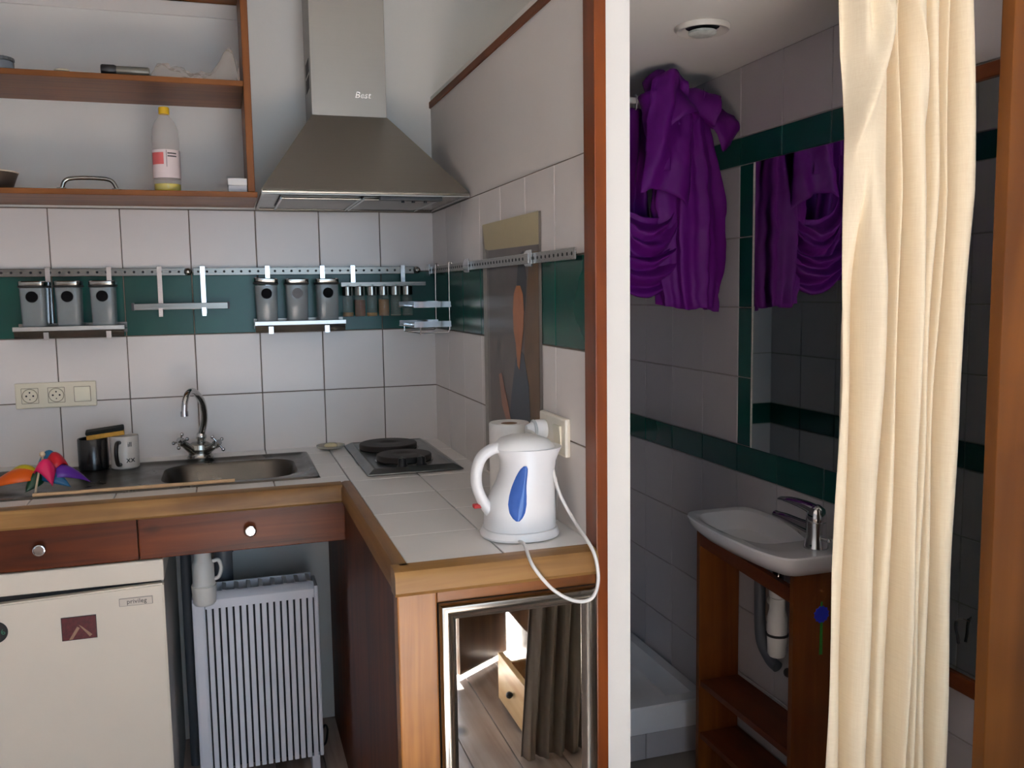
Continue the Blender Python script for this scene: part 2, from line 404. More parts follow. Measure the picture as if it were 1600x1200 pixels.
# ---- partition between kitchen and bathroom, its flat roof
bm = bmesh.new(); box(bm, 0.0, 0.066, -1.425, 0.02, -0.05, 2.085); wall_part = struct('wall_partition', bm, M_plaster_grey)
bm = bmesh.new(); box(bm, -0.002, 0.004, -1.386, 0.0, 0.90, 1.741); mk('grout_bed', bm, M_grout, wall_part)
bm = bmesh.new(); box(bm, 0.062, 0.068, -1.40, 0.0, 0.0, 2.085); mk('grout_bed', bm, M_grout_bath, wall_part)
bm = bmesh.new(); box(bm, 0.0, 0.80, -1.425, 0.05, 2.085, 2.125); struct('ceiling_bathroom', bm, M_plaster)
bm = bmesh.new(); box(bm, 0.011, 0.80, -1.43, -1.37, 2.118, 2.42); struct('wall_lintel', bm, M_plaster)
bm = bmesh.new(); box(bm, 0.0135, 0.0665, -1.431, -1.418, 0.0, 2.35); struct('trim_1', bm, M_plaster)
bm = bmesh.new(); box(bm, -0.012, 0.0125, -1.442, -1.386, 0.0, 2.45, bev=0.002); struct('trim_2', bm, M_post)
bm = bmesh.new(); box(bm, -0.006, 0.012, -1.387, -0.002, 2.087, 2.108, bev=0.002); struct('trim_3', bm, M_trimw)
bm = bmesh.new(); box(bm, 0.66, 0.96, -1.757, -1.728, 0.0, 2.45, bev=0.002); struct('trim_4', bm, M_jamb)
# ---- kitchen tiles on the back wall
xs = [0.0, -0.186]
while xs[-1] > -2.1: xs.append(xs[-1]-0.2015)
xs[-1] = -2.2
for c in range(len(xs)-1):
    for r in range(4):
        tile(wall_back, 'y', 0.0, xs[c+1], xs[c], ROWS[r], ROWS[r+1], M_tile_green if r == 2 else M_tile)
# ---- kitchen tiles on the partition
ys = [0.0, -0.2, -0.4, -0.6, -0.8, -1.0, -1.2, -1.386]
for c in range(7):
    for r in range(4):
        tile(wall_part, 'x', 0.0, ys[c+1], ys[c], ROWS[r], ROWS[r+1], M_tile_green if r == 2 else M_tile)
# ---- bathroom tiles
bm = bmesh.new(); box(bm, 0.716, 0.722, -1.7275, 0.0, 0.0, 2.085); mk('grout_bed', bm, M_grout_bath, wall_bath)
BR = [(0.165, 0.334, 0), (0.334, 0.534, 0), (0.534, 0.734, 0), (0.734, 0.934, 0), (0.934, 1.016, 1), (1.016, 1.213, 0), (1.213, 1.413, 0),
      (1.413, 1.611, 0), (1.611, 1.812, 0), (1.812, 1.891, 1), (1.891, 2.085, 0)]
by = [-0.002, -0.184, -0.384, -0.584, -0.784, -0.984, -1.184, -1.384, -1.584, -1.728]
for c in range(len(by)-1):
    for z0, z1, g in BR:
        m = M_btile_green if g else M_btile
        if by[c] <= -0.78 and 1.0 < z0 < 1.75:
            if c == 4:                       # green border strip beside the mirror
                tile(wall_bath, 'x', 0.717, -0.866, -0.784, z0, z1, M_btile_green)
                continue
            if c in (5, 6): continue         # behind the mirror
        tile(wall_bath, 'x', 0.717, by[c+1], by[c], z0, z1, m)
py_ = [-0.0, -0.2, -0.4, -0.6, -0.8, -1.0, -1.2, -1.40]
for c in range(7):
    for z0, z1, g in BR:
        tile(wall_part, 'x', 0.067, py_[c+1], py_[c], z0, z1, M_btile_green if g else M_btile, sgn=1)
bm = bmesh.new(); box(bm, 0.066, 0.718, -0.006, 0.0, 0.0, 2.085); mk('grout_bed', bm, M_grout_bath, wall_back)
bx = [0.069, 0.269, 0.469, 0.712]
for c in range(3):
    for z0, z1, g in BR:
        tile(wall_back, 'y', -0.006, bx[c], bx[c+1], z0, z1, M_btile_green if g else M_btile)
bm = bmesh.new(); box(bm, 0.067, 0.717, -1.425, -0.002, 0.0005, 0.012); struct('floor_bathroom', bm, mat('bath_floor', (120, 112, 104), 0.5))

# ================================================================ WORKTOP (L-shaped, tiled, wooden edge)
wt = thing('worktop', 'L-shaped kitchen worktop of white tiles with a rounded wooden edge', 'worktop', (-0.4, -0.4, 0.91))
bm = bmesh.new()
box(bm, -2.195, 0.0, -0.11, -0.006, 0.915, CT-0.004); box(bm, -2.195, 0.0, -0.61, -0.515, 0.915, CT-0.004)
box(bm, -0.47, 0.0, -0.52, -0.10, 0.915, CT-0.004)
box(bm, -0.388, 0.0, -1.41, -0.60, 0.915, CT-0.004)
mk('substrate', bm, M_grout, wt)
bm = bmesh.new()
prof = [(-0.612, 0.909), (-0.650, 0.909), (-0.656, 0.915), (-0.656, 0.948), (-0.650, 0.957), (-0.640, 0.9595), (-0.612, 0.9595)]
prism(bm, prof, 'x', -2.195, -0.415)
mk('front_edge', bm, M_edge, wt, smooth=True)
bm = bmesh.new()
prof = [(-0.389, 0.909), (-0.413, 0.909), (-0.419, 0.915), (-0.419, 0.948), (-0.413, 0.957), (-0.404, 0.9595), (-0.389, 0.9595)]
prism(bm, prof, 'y', -1.4235, -0.612)
mk('side_edge', bm, M_edge_y, wt, smooth=True)
bm = bmesh.new()
prof = [(-1.412, 0.909), (-1.452, 0.909), (-1.459, 0.917), (-1.459, 0.946), (-1.452, 0.956), (-1.440, 0.9595), (-1.412, 0.9595)]
prism(bm, prof, 'x', -0.4195, -0.0145)
mk('end_edge', bm, M_edge, wt, smooth=True)
tz = CT-0.003
ctx = [-0.388-0.2*k for k in range(10)]
for a, b_ in zip(ctx[1:], ctx):             # narrow strip in front of the sink
    tile(wt, 'z', tz, a, b_, -0.611, -0.528, M_ctile, th=0.008, sgn=1)
    if b_ < -0.45: tile(wt, 'z', tz, a, b_, -0.118, -0.004, M_ctile, th=0.008, sgn=1)
tile(wt, 'z', tz, -0.462, -0.388, -0.528, -0.33, M_ctile, th=0.008, sgn=1)
tile(wt, 'z', tz, -0.462, -0.388, -0.33, -0.13, M_ctile, th=0.008, sgn=1)
tile(wt, 'z', tz, -0.588, -0.388, -0.13, -0.004, M_ctile, th=0.008, sgn=1)
cyy = [-0.004, -0.21, -0.41, -0.61, -0.81, -1.01, -1.21, -1.411]
for c in range(7):
    for x0, x1 in ((-0.388, -0.194), (-0.194, -0.002)):
        tile(wt, 'z', tz, x0, x1, cyy[c+1], cyy[c], M_ctile, th=0.008, sgn=1)

# ================================================================ DRAWERS under the worktop
du = thing('drawer_unit', 'reddish brown wooden drawer frieze under the sink worktop', 'drawers', (-1.2, -0.6, 0.80))
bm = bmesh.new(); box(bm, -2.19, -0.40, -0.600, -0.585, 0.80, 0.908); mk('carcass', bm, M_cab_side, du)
for x0, x1, kx in ((-2.0, -0.9345, -1.158), (-0.9315, -0.392, -0.657)):
    bm = bmesh.new(); box(bm, x0, x1, -0.622, -0.600, 0.797, 0.907, bev=0.0025)
    d = mk('drawer', bm, M_drawer, du)
    bm = bmesh.new(); R = Matrix.Rotation(math.radians(90), 3, 'X')
    lathe(bm, [(0, 0), (0.007, 0), (0.007, 0.010), (0.0155, 0.013), (0.0165, 0.019), (0.014, 0.024), (0.012, 0.0245), (0.011, 0.0235), (0, 0.0235)], (kx, -0.622, 0.851), 20, R)
    mk('knob', bm, M_chrome, d, smooth=True)

# ================================================================ CABINET with the mirror door
cb = thing('base_cabinet', 'orange wooden base cabinet at the worktop end with a mirrored door', 'cabinet', (-0.2, -1.0, 0.0))
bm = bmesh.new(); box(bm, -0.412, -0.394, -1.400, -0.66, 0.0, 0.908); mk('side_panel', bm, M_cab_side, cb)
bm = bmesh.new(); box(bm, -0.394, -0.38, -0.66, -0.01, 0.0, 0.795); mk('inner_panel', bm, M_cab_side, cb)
bm = bmesh.new(); box(bm, -0.414, -0.338, -1.440, -1.400, 0.0, 0.9085, bev=0.003); mk('stile', bm, M_cab, cb)
bm = bmesh.new(); box(bm, -0.3375, -0.0130, -1.438, -1.402, 0.884, 0.9085, bev=0.002); mk('top_rail', bm, M_cab_x, cb)
bm = bmesh.new(); box(bm, -0.3375, -0.0130, -1.437, -1.402, 0.0, 0.08, bev=0.002); mk('plinth', bm, M_cab_x, cb)
# mirrored door with rounded chrome frame
bm = bmesh.new(); box(bm, -0.336, -0.0135, -1.4395, -1.418, 0.085, 0.8835); door = mk('mirror_door', bm, M_dark, cb)
bm = bmesh.new()
x0, x1, z0, z1 = -0.336, -0.0135, 0.085, 0.8835; w = 0.033
prof = [(0.0, -1.438), (0.001, -1.449), (0.005, -1.4545), (0.012, -1.4560), (0.020, -1.4535), (0.027, -1.448), (w, -1.4425), (w, -1.438)]
L_ = []
for d, y in prof: L_.append([(x0+d, y, z0+d), (x1-d, y, z0+d), (x1-d, y, z1-d), (x0+d, y, z1-d)])
loops(bm, L_, False, False); mk('door_frame', bm, M_chrome_dull, door, smooth=True)
bm = bmesh.new(); box(bm, x0+w-0.002, x1-w+0.002, -1.4420, -1.4385, z0+w-0.002, z1-w+0.002); mk('mirror_pane', bm, M_mirror, door)

# ================================================================ RANGE HOOD
hd = thing('range_hood', 'brushed steel pyramid range hood with chimney above the hob', 'range hood', (-0.29, -0.25, 1.74))
hx0, hx1, hy = -0.586, -0.004, -0.50
bm = bmesh.new()
def rc(a, b, c, d, z): return [(a, c, z), (b, c, z), (b, d, z), (a, d, z)]
loops(bm, [rc(hx0, hx1, hy, -0.009, 1.741), rc(hx0, hx1, hy, -0.009, 1.753), rc(hx0+0.002, hx1-0.002, hy+0.003, -0.009, 1.757), rc(-0.416, -0.186, -0.205, -0.009, 2.012)], False, True)
mk('canopy', bm, M_steel_hood, hd)
bm = bmesh.new()                             # underside plate, recessed a little, with rolled lip
loops(bm, [rc(hx0, hx1, hy, -0.009, 1.741), rc(hx0+0.008, hx1-0.008, hy+0.008, -0.017, 1.740), rc(hx0+0.010, hx1-0.010, hy+0.010, -0.019, 1.745)], False, True)
mk('underside', bm, M_steel, hd)
for a, b_ in ((-0.530, -0.312), (-0.300, -0.085)):
    bm = bmesh.new(); box(bm, a, b_, -0.43, -0.10, 1.738, 1.7445, bev=0.001)
    f = mk('filter', bm, M_steel_hood, hd)
    bm = bmesh.new()
    for (p, q) in (((a, -0.435, 1.7375), (b_, -0.435, 1.7375)), ((a, -0.095, 1.7375), (b_, -0.095, 1.7375)), ((a, -0.435, 1.7375), (a, -0.095, 1.7375)), ((b_, -0.435, 1.7375), (b_, -0.095, 1.7375))):
        cyl(bm, p, q, 0.004, seg=8)
    mk('filter_frame', bm, M_chrome_dull, f, smooth=True)
bm = bmesh.new(); box(bm, -0.262, -0.082, -0.487, -0.462, 1.731, 1.7415, bev=0.002); ctl = mk('control_strip', bm, M_black, hd)
for kx in (-0.195, -0.165, -0.13):
    bm = bmesh.new(); cyl(bm, (kx, -0.474, 1.7315), (kx, -0.474, 1.725), 0.005, seg=12); mk('control_button', bm, M_black, ctl)
bm = bmesh.new(); cyl(bm, (hx0+0.002, hy-0.001, 1.7485), (hx1-0.002, hy-0.001, 1.7485), 0.0045, seg=8); mk('lip', bm, M_chrome_dull, hd, smooth=True)
bm = bmesh.new(); box(bm, -0.4155, -0.1865, -0.204, -0.009, 2.008, 2.895, bev=0.0015); ch = mk('chimney', bm, M_steel_hood, hd)
bm = bmesh.new()
for z0 in (2.10, 2.15): box(bm, -0.4162, -0.4145, -0.16, -0.06, z0, z0+0.04)
mk('vent_slot', bm, M_dark, ch)
me = text_mesh('Best', 0.028, 0.0004, 0.25); me.materials.append(M_chrome)
put('badge', me, (-0.26, -0.2048, 2.076), ch, (math.radians(90), 0, 0))

# ================================================================ OPEN WALL SHELF
sh = thing('wall_shelf', 'open orange wooden wall shelf beside the range hood', 'shelf', (-1.2, -0.16, 1.748))
def plank(nm, b, m): 
    bm = bmesh.new(); box(bm, *b, bev=0.0015, seg=1); return mk(nm, bm, m, sh)
plank('board', (-2.15, -0.590, -0.332, -0.008, 1.748, 1.7635), M_shelf)
plank('board', (-2.15, -0.6165, -0.330, -0.002, 2.058, 2.0735), M_shelf)
plank('board', (-2.15, -0.6165, -0.330, -0.002, 2.375, 2.392), M_shelf)
plank('side_panel', (-0.616, -0.596, -0.331, -0.002, 1.764, 2.60), M_shelf_z)
plank('side_panel', (-2.15, -2.13, -0.331, -0.002, 1.764, 2.60), M_shelf_z)
plank('back_batten', (-2.12, -0.617, -0.012, -0.002, 2.330, 2.372), M_plaster)

# ---- things on the shelf
def lathe_part(name, prof, c, m, parent, seg=32, M=None):
    bm = bmesh.new(); lathe(bm, prof, c, seg, M); return mk(name, bm, m, parent, smooth=True)
SB = 1.7635; SM = 2.0735
M_clear = mat('clear_plastic', (215, 208, 200), 0.08, var=0.02, alpha=0.24)
bo = thing('plastic_bottle', 'tall clear plastic bottle with yellow cap and red and white label', 'bottle', (-0.834, -0.272, SB))
bt = Matrix.Rotation(math.radians(0), 3, 'Y')
lathe_part('bottle_body', [(0, 0.001), (0.030, 0.0005), (0.036, 0.006), (0.037, 0.03), (0.0365, 0.12), (0.037, 0.15), (0.034, 0.178), (0.026, 0.198), (0.015, 0.21), (0.0125, 0.215), (0.0125, 0.222)], (-0.834, -0.272, SB), M_clear, bo)
lathe_part('cap', [(0, 0.237), (0.013, 0.237), (0.0145, 0.235), (0.0145, 0.218), (0.012, 0.217)], (-0.834, -0.272, SB), mat('yellow_cap', (214, 172, 30), 0.4), bo)
lathe_part('liquid', [(0, 0.003), (0.033, 0.003), (0.0355, 0.008), (0.0355, 0.022), (0, 0.022)], (-0.834, -0.272, SB), mat('yellow_liquid', (205, 190, 20), 0.15, var=0.05), bo)
lab = lathe_part('paper_label', [(0.0374, 0.038), (0.0376, 0.04), (0.0376, 0.114), (0.0374, 0.116)], (-0.834, -0.272, SB), mat('label_paper', (214, 200, 200), 0.6, var=0.05), bo)
def arc_patch(bm, c, r, a0, a1, z0, z1, n=8):
    vs = []
    for k in range(n+1):
        a = math.radians(a0+(a1-a0)*k/n); vs.append([bm.verts.new((c[0]+r*math.cos(a), c[1]+r*math.sin(a), c[2]+z)) for z in (z0, z1)])
    for p, q in zip(vs, vs[1:]): bm.faces.new((p[0], q[0], q[1], p[1]))
for (a0, a1, z0, z1, col) in ((200, 262, 0.075, 0.108, (196, 92, 92)), (273, 275, 0.068, 0.114, (50, 48, 50)), (278, 318, 0.104, 0.1075, (50, 48, 50)), (278, 318, 0.096, 0.0995, (50, 48, 50))):
    bm = bmesh.new(); arc_patch(bm, (-0.834, -0.272, SB), 0.0380, a0, a1, z0, z1)
    mk('label_print', bm, mat('ink_%d' % col[0], col, 0.6), lab, smooth=True)

bx_ = thing('small_box', 'small white cardboard box on the lower shelf beside the upright', 'box', (-0.643, -0.285, SB))
bm = bmesh.new(); box(bm, -0.669, -0.6175, -0.310, -0.260, SB, SB+0.020, bev=0.001); mk('box_body', bm, mat('box_grey', (176, 180, 186), 0.6), bx_)
bm = bmesh.new(); box(bm, -0.670, -0.6170, -0.311, -0.259, SB+0.0205, SB+0.040, bev=0.001); mk('box_lid', bm, mat('box_white', (224, 224, 222), 0.6), bx_)

hn = thing('metal_handle', 'dull metal bail handle lying on the lower shelf left of the bottle', 'handle', (-1.037, -0.29, SB))
bm = bmesh.new(); P = [(-1.106, -0.29, SB+0.004), (-1.098, -0.29, SB+0.024), (-1.080, -0.29, SB+0.032), (-1.037, -0.29, SB+0.034), (-0.994, -0.29, SB+0.032), (-0.976, -0.29, SB+0.024), (-0.966, -0.29, SB+0.004)]
tube(bm, P, 0.0055, 10, 6); mk('bar', bm, M_chrome_dull, hn, smooth=True)
for px in (-1.106, -0.966):
    bm = bmesh.new(); box(bm, px-0.012, px+0.012, -0.30, -0.28, SB, SB+0.006, bev=0.001); mk('mounting_foot', bm, M_chrome_dull, hn)

bw = thing('pot', 'dark metal pot with pale rim at the far end of the lower shelf', 'pot', (-1.312, -0.225, SB))
lathe_part('pot_body', [(0, 0), (0.055, 0), (0.075, 0.015), (0.088, 0.05), (0.086, 0.05), (0.073, 0.018), (0.053, 0.004), (0, 0.004)], (-1.312, -0.225, SB), mat('pot_brown', (104, 94, 84), 0.35, 0.4), bw)
lathe_part('rim', [(0.086, 0.049), (0.089, 0.049), (0.090, 0.052), (0.087, 0.053)], (-1.312, -0.225, SB), M_ivory, bw)

jr = thing('glass_jar', 'low glass jar with serrated lid on the upper shelf end', 'jar', (-1.24, -0.285, SM))
lathe_part('jar_glass', [(0, 0), (0.034, 0), (0.037, 0.005), (0.037, 0.022), (0.034, 0.026), (0, 0.026)], (-1.24, -0.285, SM), mat('jar_glass', (120, 130, 140), 0.15, alpha=0.7), jr)
bm = bmesh.new()
L_ = []
for z, e in ((0.026, 0), (0.034, 0), (0.035, -0.003)):
    L_.append([(-1.24+(0.037+e+0.0012*(k % 2))*math.cos(2*math.pi*k/40), -0.285+(0.037+e+0.0012*(k % 2))*math.sin(2*math.pi*k/40), SM+z) for k in range(40)])
loops(bm, L_); mk('lid', bm, mat('jar_lid', (92, 96, 98), 0.4, 0.5), jr)

tr = thing('torch', 'black and grey cylindrical torch lying on the upper shelf', 'torch', (-0.925, -0.300, SM))
Rz = Matrix.Rotation(math.radians(90), 3, 'Y')
lathe_part('torch_head', [(0, 0), (0.013, 0), (0.015, 0.003), (0.015, 0.034), (0.012, 0.04), (0, 0.04)], (-0.988, -0.300, SM+0.0152), M_black, tr, 20, Rz)
lathe_part('torch_body', [(0.012, 0.038), (0.0125, 0.04), (0.0125, 0.12), (0.011, 0.124), (0, 0.124)], (-0.988, -0.300, SM+0.0152), mat('torch_grey', (110, 108, 98), 0.35, 0.3), tr, 20, Rz)
st = thing('scissors', 'small scissors with pale handles lying on the upper shelf', 'scissors', (-1.05, -0.295, SM))
for k, s in enumerate((-1, 1)):
    bm = bmesh.new(); c = Vector((-1.085, -0.295+s*0.013, SM+0.006))
    tube(bm, [c+Vector((0.016*math.cos(a), 0.010*math.sin(a), 0)) for a in [2*math.pi*i/10 for i in range(11)]], 0.0035, 8, 3); mk('finger_loop', bm, mat('scissor_handle', (176, 172, 150), 0.5), st, smooth=True)
    bm = bmesh.new(); prism(bm, [(-1.07, -0.295+s*0.006), (-1.005, -0.295-s*0.003), (-1.005, -0.295-s*0.007), (-1.07, -0.295-s*0.002)], 'z', SM+0.003+0.002*k, SM+0.005+0.002*k); mk('blade', bm, M_chrome, st)
pb = thing('plastic_bag', 'crumpled clear plastic bag slumped against the shelf upright', 'bag', (-0.745, -0.275, SM))
M_bag = mat('bag_film', (206, 196, 184), 0.18, var=0.08, alpha=0.30)
random.seed(3)
bm = bmesh.new()
def bagf(u, v):
    x = -0.868+u*0.240
    env = (0.030+0.010*math.sin(u*9))*(1-u)**0.3*min(1, u*12)+0.074*math.exp(-((u-0.90)/0.12)**2)+0.004
    a = math.pi*v
    w_ = 0.045*(0.6+0.4*math.sin(math.pi*min(1, u*1.05)))
    j = 0.004*math.sin(31*u+7*v)+0.004*math.sin(17*u-23*v)+0.003*math.sin(53*u+41*v)
    return Vector((x+0.35*j, -0.275-w_*math.cos(a), SM+0.001+max(0, (env+j)*math.sin(a))))
sheet(bm, bagf, 60, 24); mk('bag_film', bm, M_bag, pb, smooth=True)
random.seed(7)

# ================================================================ SINK, TAP, HOB
sk = thing('sink', 'stained steel inset sink with drainboard set in the worktop', 'sink', (-0.9, -0.32, CT))
ZS = CT+0.007
bm = bmesh.new()
cxs, cys, hxs, hys = -1.1025, -0.322, 0.6425, 0.212
bcx, bcy = -0.70, -0.335
L_ = [[(x, y, ZS-0.006) for x, y in rrect(cxs, cys, hxs, hys, 0.012)], [(x, y, ZS) for x, y in rrect(cxs, cys, hxs-0.004, hys-0.004, 0.012)],
      [(x, y, ZS) for x, y in rrect(cxs, cys, hxs-0.016, hys-0.016, 0.012)], [(x, y, ZS-0.004) for x, y in rrect(cxs, cys, hxs-0.022, hys-0.022, 0.012)],
      [(x, y, ZS-0.004) for x, y in rrect(bcx, bcy, 0.187, 0.150, 0.085)], [(x, y, ZS-0.012) for x, y in rrect(bcx, bcy, 0.180, 0.143, 0.08)],
      [(x, y, ZS-0.09) for x, y in rrect(bcx, bcy, 0.170, 0.133, 0.075)], [(x, y, ZS-0.140) for x, y in rrect(bcx, bcy, 0.150, 0.115, 0.065)],
      [(x, y, ZS-0.150) for x, y in rrect(bcx, bcy, 0.110, 0.080, 0.05)], [(x, y, ZS-0.152) for x, y in rrect(bcx, bcy, 0.03, 0.03, 0.029)]]
loops(bm, L_, False, True); db = mk('basin_sheet', bm, M_sink, sk, smooth=True)
bm = bmesh.new(); lathe(bm, [(0, 0.002), (0.022, 0.002), (0.028, 0.0035), (0.03, 0.001)], (bcx, bcy, ZS-0.152), 24); mk('drain', bm, M_chrome_dull, sk, smooth=True)
for k in range(7):
    bm = bmesh.new(); yy = -0.45+0.045*k; tube(bm, [(-1.68, yy, ZS-0.005), (-1.40, yy, ZS-0.004), (-1.35, yy, ZS-0.0065)], 0.004, 8, 3); mk('ridge', bm, M_sink, db, smooth=True)

tp = thing('kitchen_tap', 'chrome swan-neck mixer tap with two cross handles at the sink', 'tap', (-0.79, -0.075, CT+0.006))
tx, ty = -0.79, -0.082
bm = bmesh.new(); lathe(bm, [(0, 0), (0.034, 0), (0.036, 0.004), (0.030, 0.012), (0.030, 0.022), (0.035, 0.030), (0.032, 0.044), (0.020, 0.052), (0, 0.053)], (tx, ty, CT+0.0025), 28, Matrix.Diagonal((1.15, 0.85, 1))); mk('tap_body', bm, M_chrome_dull, tp, smooth=True)
bm = bmesh.new(); lathe(bm, [(0, 0), (0.013, 0), (0.013, 0.008), (0.0165, 0.013), (0.0165, 0.020), (0.012, 0.03), (0, 0.03)], (tx+0.006, ty, CT+0.054), 24); mk('collar', bm, M_chrome, tp, smooth=True)
bm = bmesh.new(); tube(bm, [(tx+0.006, ty, CT+0.075), (tx+0.018, ty-0.012, CT+0.13), (tx+0.014, ty-0.035, CT+0.185), (tx-0.006, ty-0.075, CT+0.222), (tx-0.022, ty-0.112, CT+0.222), (tx-0.031, ty-0.135, CT+0.198), (tx-0.034, ty-0.140, CT+0.168)], 0.0095, 14, 10, radii=(0.0115, 0.0088)); sp = mk('spout', bm, M_chrome, tp, smooth=True)
bm = bmesh.new(); cyl(bm, (tx-0.034, ty-0.140, CT+0.171), (tx-0.034, ty-0.1405, CT+0.156), 0.0115, seg=18); mk('aerator', bm, M_chrome, sp, smooth=True)
for s, (hx_, hz_) in ((-1, (-0.050, 0.062)), (1, (0.050, 0.050))):
    c0 = Vector((tx+s*0.018, ty-0.012, CT+0.026)); c1 = Vector((tx+hx_, ty-0.040, CT+hz_)); d = (c1-c0).normalized()
    bm = bmesh.new(); cyl(bm, c0, c1, 0.014, 0.010, 18); cyl(bm, c1-d*0.004, c1+d*0.004, 0.013, 0.013, 18); h = mk('tap_handle', bm, M_chrome_dull, tp, smooth=True)
    u, w_ = frame_at(d); bm = bmesh.new(); c2 = c1+d*0.008
    for a in range(4):
        t = math.pi/2*a+0.4; e = u*math.cos(t)+w_*math.sin(t)
        cyl(bm, c2, c2+e*0.024, 0.0038, 0.0032, 10); sph(bm, c2+e*0.026, 0.0062, 12)
    mk('cross_grip', bm, M_chrome, h, smooth=True)
    bm = bmesh.new(); cyl(bm, c2-d*0.003, c2+d*0.009, 0.0095, 0.0085, 18); mk('cap', bm, M_chrome, h, smooth=True)

hb = thing('hob', 'two-plate electric hob with worn steel tray beside the corner', 'hob', (-0.2, -0.31, CT+0.004))
ha = (-0.335, -0.058, -0.577, -0.057)
bm = bmesh.new()
L_ = [rc(ha[0], ha[1], ha[2], ha[3], CT+0.0055), rc(ha[0]+0.001, ha[1]-0.001, ha[2]+0.001, ha[3]-0.001, CT+0.008), rc(ha[0]+0.022, ha[1]-0.022, ha[2]+0.03, ha[3]-0.014, CT+0.019), rc(ha[0]+0.030, ha[1]-0.030, ha[2]+0.04, ha[3]-0.022, CT+0.0165)]
loops(bm, L_, True, True); mk('tray', bm, mat('hob_steel', (120, 122, 120), 0.3, 0.9, var=0.2, scale=20), hb)
for (hx_, hy_, r) in ((-0.214, -0.215, 0.092), (-0.204, -0.430, 0.082)):
    bm = bmesh.new(); lathe(bm, [(0, 0.0), (r-0.006, 0.0), (r, 0.004), (r, 0.016), (r-0.003, 0.019), (r*0.55, 0.0195), (r*0.30, 0.0195), (r*0.27, 0.0178), (0, 0.0175)], (hx_, hy_, CT+0.017), 48); pl = mk('hot_plate', bm, M_iron, hb, smooth=True)
    bm = bmesh.new(); lathe(bm, [(r-0.004, 0.001), (r+0.004, 0.001), (r+0.005, 0.003), (r-0.002, 0.004)], (hx_, hy_, CT+0.016), 48); mk('rim_ring', bm, M_chrome_dull, pl, smooth=True)
for kx, ky in ((-0.229, -0.535), (-0.172, -0.527)):
    bm = bmesh.new(); lathe(bm, [(0, 0), (0.016, 0), (0.0165, 0.004), (0.013, 0.008), (0.012, 0.024), (0.010, 0.0265), (0, 0.0265)], (kx, ky, CT+0.015), 20); kb = mk('knob', bm, M_black, hb, smooth=True)
    bm = bmesh.new(); box(bm, kx-0.003, kx+0.003, ky-0.015, ky+0.015, CT+0.036, CT+0.044, bev=0.001); mk('knob_grip', bm, M_black, kb)

sd = thing('soap_dish', 'small glass dish holding pale soap behind the sink corner', 'soap dish', (-0.375, -0.075, CT+0.0045))
lathe_part('dish', [(0, 0), (0.03, 0), (0.045, 0.006), (0.047, 0.012), (0.044, 0.012), (0.03, 0.004), (0, 0.004)], (-0.382, -0.078, CT+0.0048), mat('dish_glass', (190, 186, 172), 0.15, alpha=0.7), sd)
bm = bmesh.new(); sph(bm, (-0.382, -0.078, CT+0.015), 0.02, 16, (1.1, 0.8, 0.45)); mk('soap', bm, mat('soap', (214, 200, 160), 0.5), sd, smooth=True)

# ================================================================ MUGS, SPONGE, PINWHEEL
ZD = ZS-0.0045
def mug(name, label, c, r, h, m, hm, ang):
    t = thing(name, label, 'mug', c)
    lathe_part('cup', [(0, 0), (r-0.004, 0), (r, 0.004), (r, h-0.002), (r-0.0015, h), (r-0.004, h-0.002), (r-0.004, 0.006), (0, 0.006)], c, m, t, 40)
    d = Vector((math.cos(ang), math.sin(ang), 0)); C0 = V(c)
    bm = bmesh.new(); tube(bm, [C0+d*(r-0.002)+Vector((0, 0, h*0.84)), C0+d*(r+0.018)+Vector((0, 0, h*0.82)), C0+d*(r+0.027)+Vector((0, 0, h*0.55)), C0+d*(r+0.018)+Vector((0, 0, h*0.22)), C0+d*(r-0.002)+Vector((0, 0, h*0.16))], 0.0062, 10, 8)
    mk('mug_handle', bm, hm, t, smooth=True); return t
mug('mug', 'black mug on the sink drainboard beside the white mug', (-1.088, -0.155, ZD+0.001), 0.042, 0.094, mat('black_glaze', (20, 20, 22), 0.2), MATS['black_glaze'], math.radians(130))
M_mugw = mat('white_glaze', (206, 200, 192), 0.25)
wm = mug('mug', 'white mug with dark handle and black print beside the black mug', (-1.000, -0.165, ZD+0.001), 0.040, 0.098, M_mugw, mat('dark_handle', (34, 26, 22), 0.35), math.radians(255))
for txt, sz, dz, a in (('ill', 0.020, 0.075, 296), ('xx', 0.026, 0.030, 297)):
    me = text_mesh(txt, sz, 0.0006); me.materials.append(M_print_black); r = 0.0402; aa = math.radians(a)
    put('print', me, (-1.000+r*math.cos(aa), -0.165+r*math.sin(aa), ZD+dz), wm, (math.radians(90), 0, aa+math.pi/2))
spg = thing('sponge', 'yellow sponge with black scouring side lying across the two mugs', 'sponge', (-1.052, -0.15, ZD+0.1))
Ms = Matrix.Translation((-1.052, -0.15, ZD+0.1045)) @ Matrix.Rotation(math.radians(-5.5), 4, 'Y') @ Matrix.Rotation(math.radians(6), 4, 'Z')
bm = bmesh.new(); box(bm, -0.052, 0.052, -0.032, 0.032, -0.008, 0.006, bev=0.003, M=Ms); mk('foam', bm, mat('foam', (196, 146, 60), 0.9, var=0.2, scale=120, bump=0.5, bscale=150), spg)
bm = bmesh.new(); box(bm, -0.053, 0.053, -0.033, 0.033, 0.006, 0.017, bev=0.004, M=Ms); mk('scourer', bm, mat('scourer', (30, 32, 28), 0.95, var=0.4, scale=150, bump=0.8, bscale=180), spg)

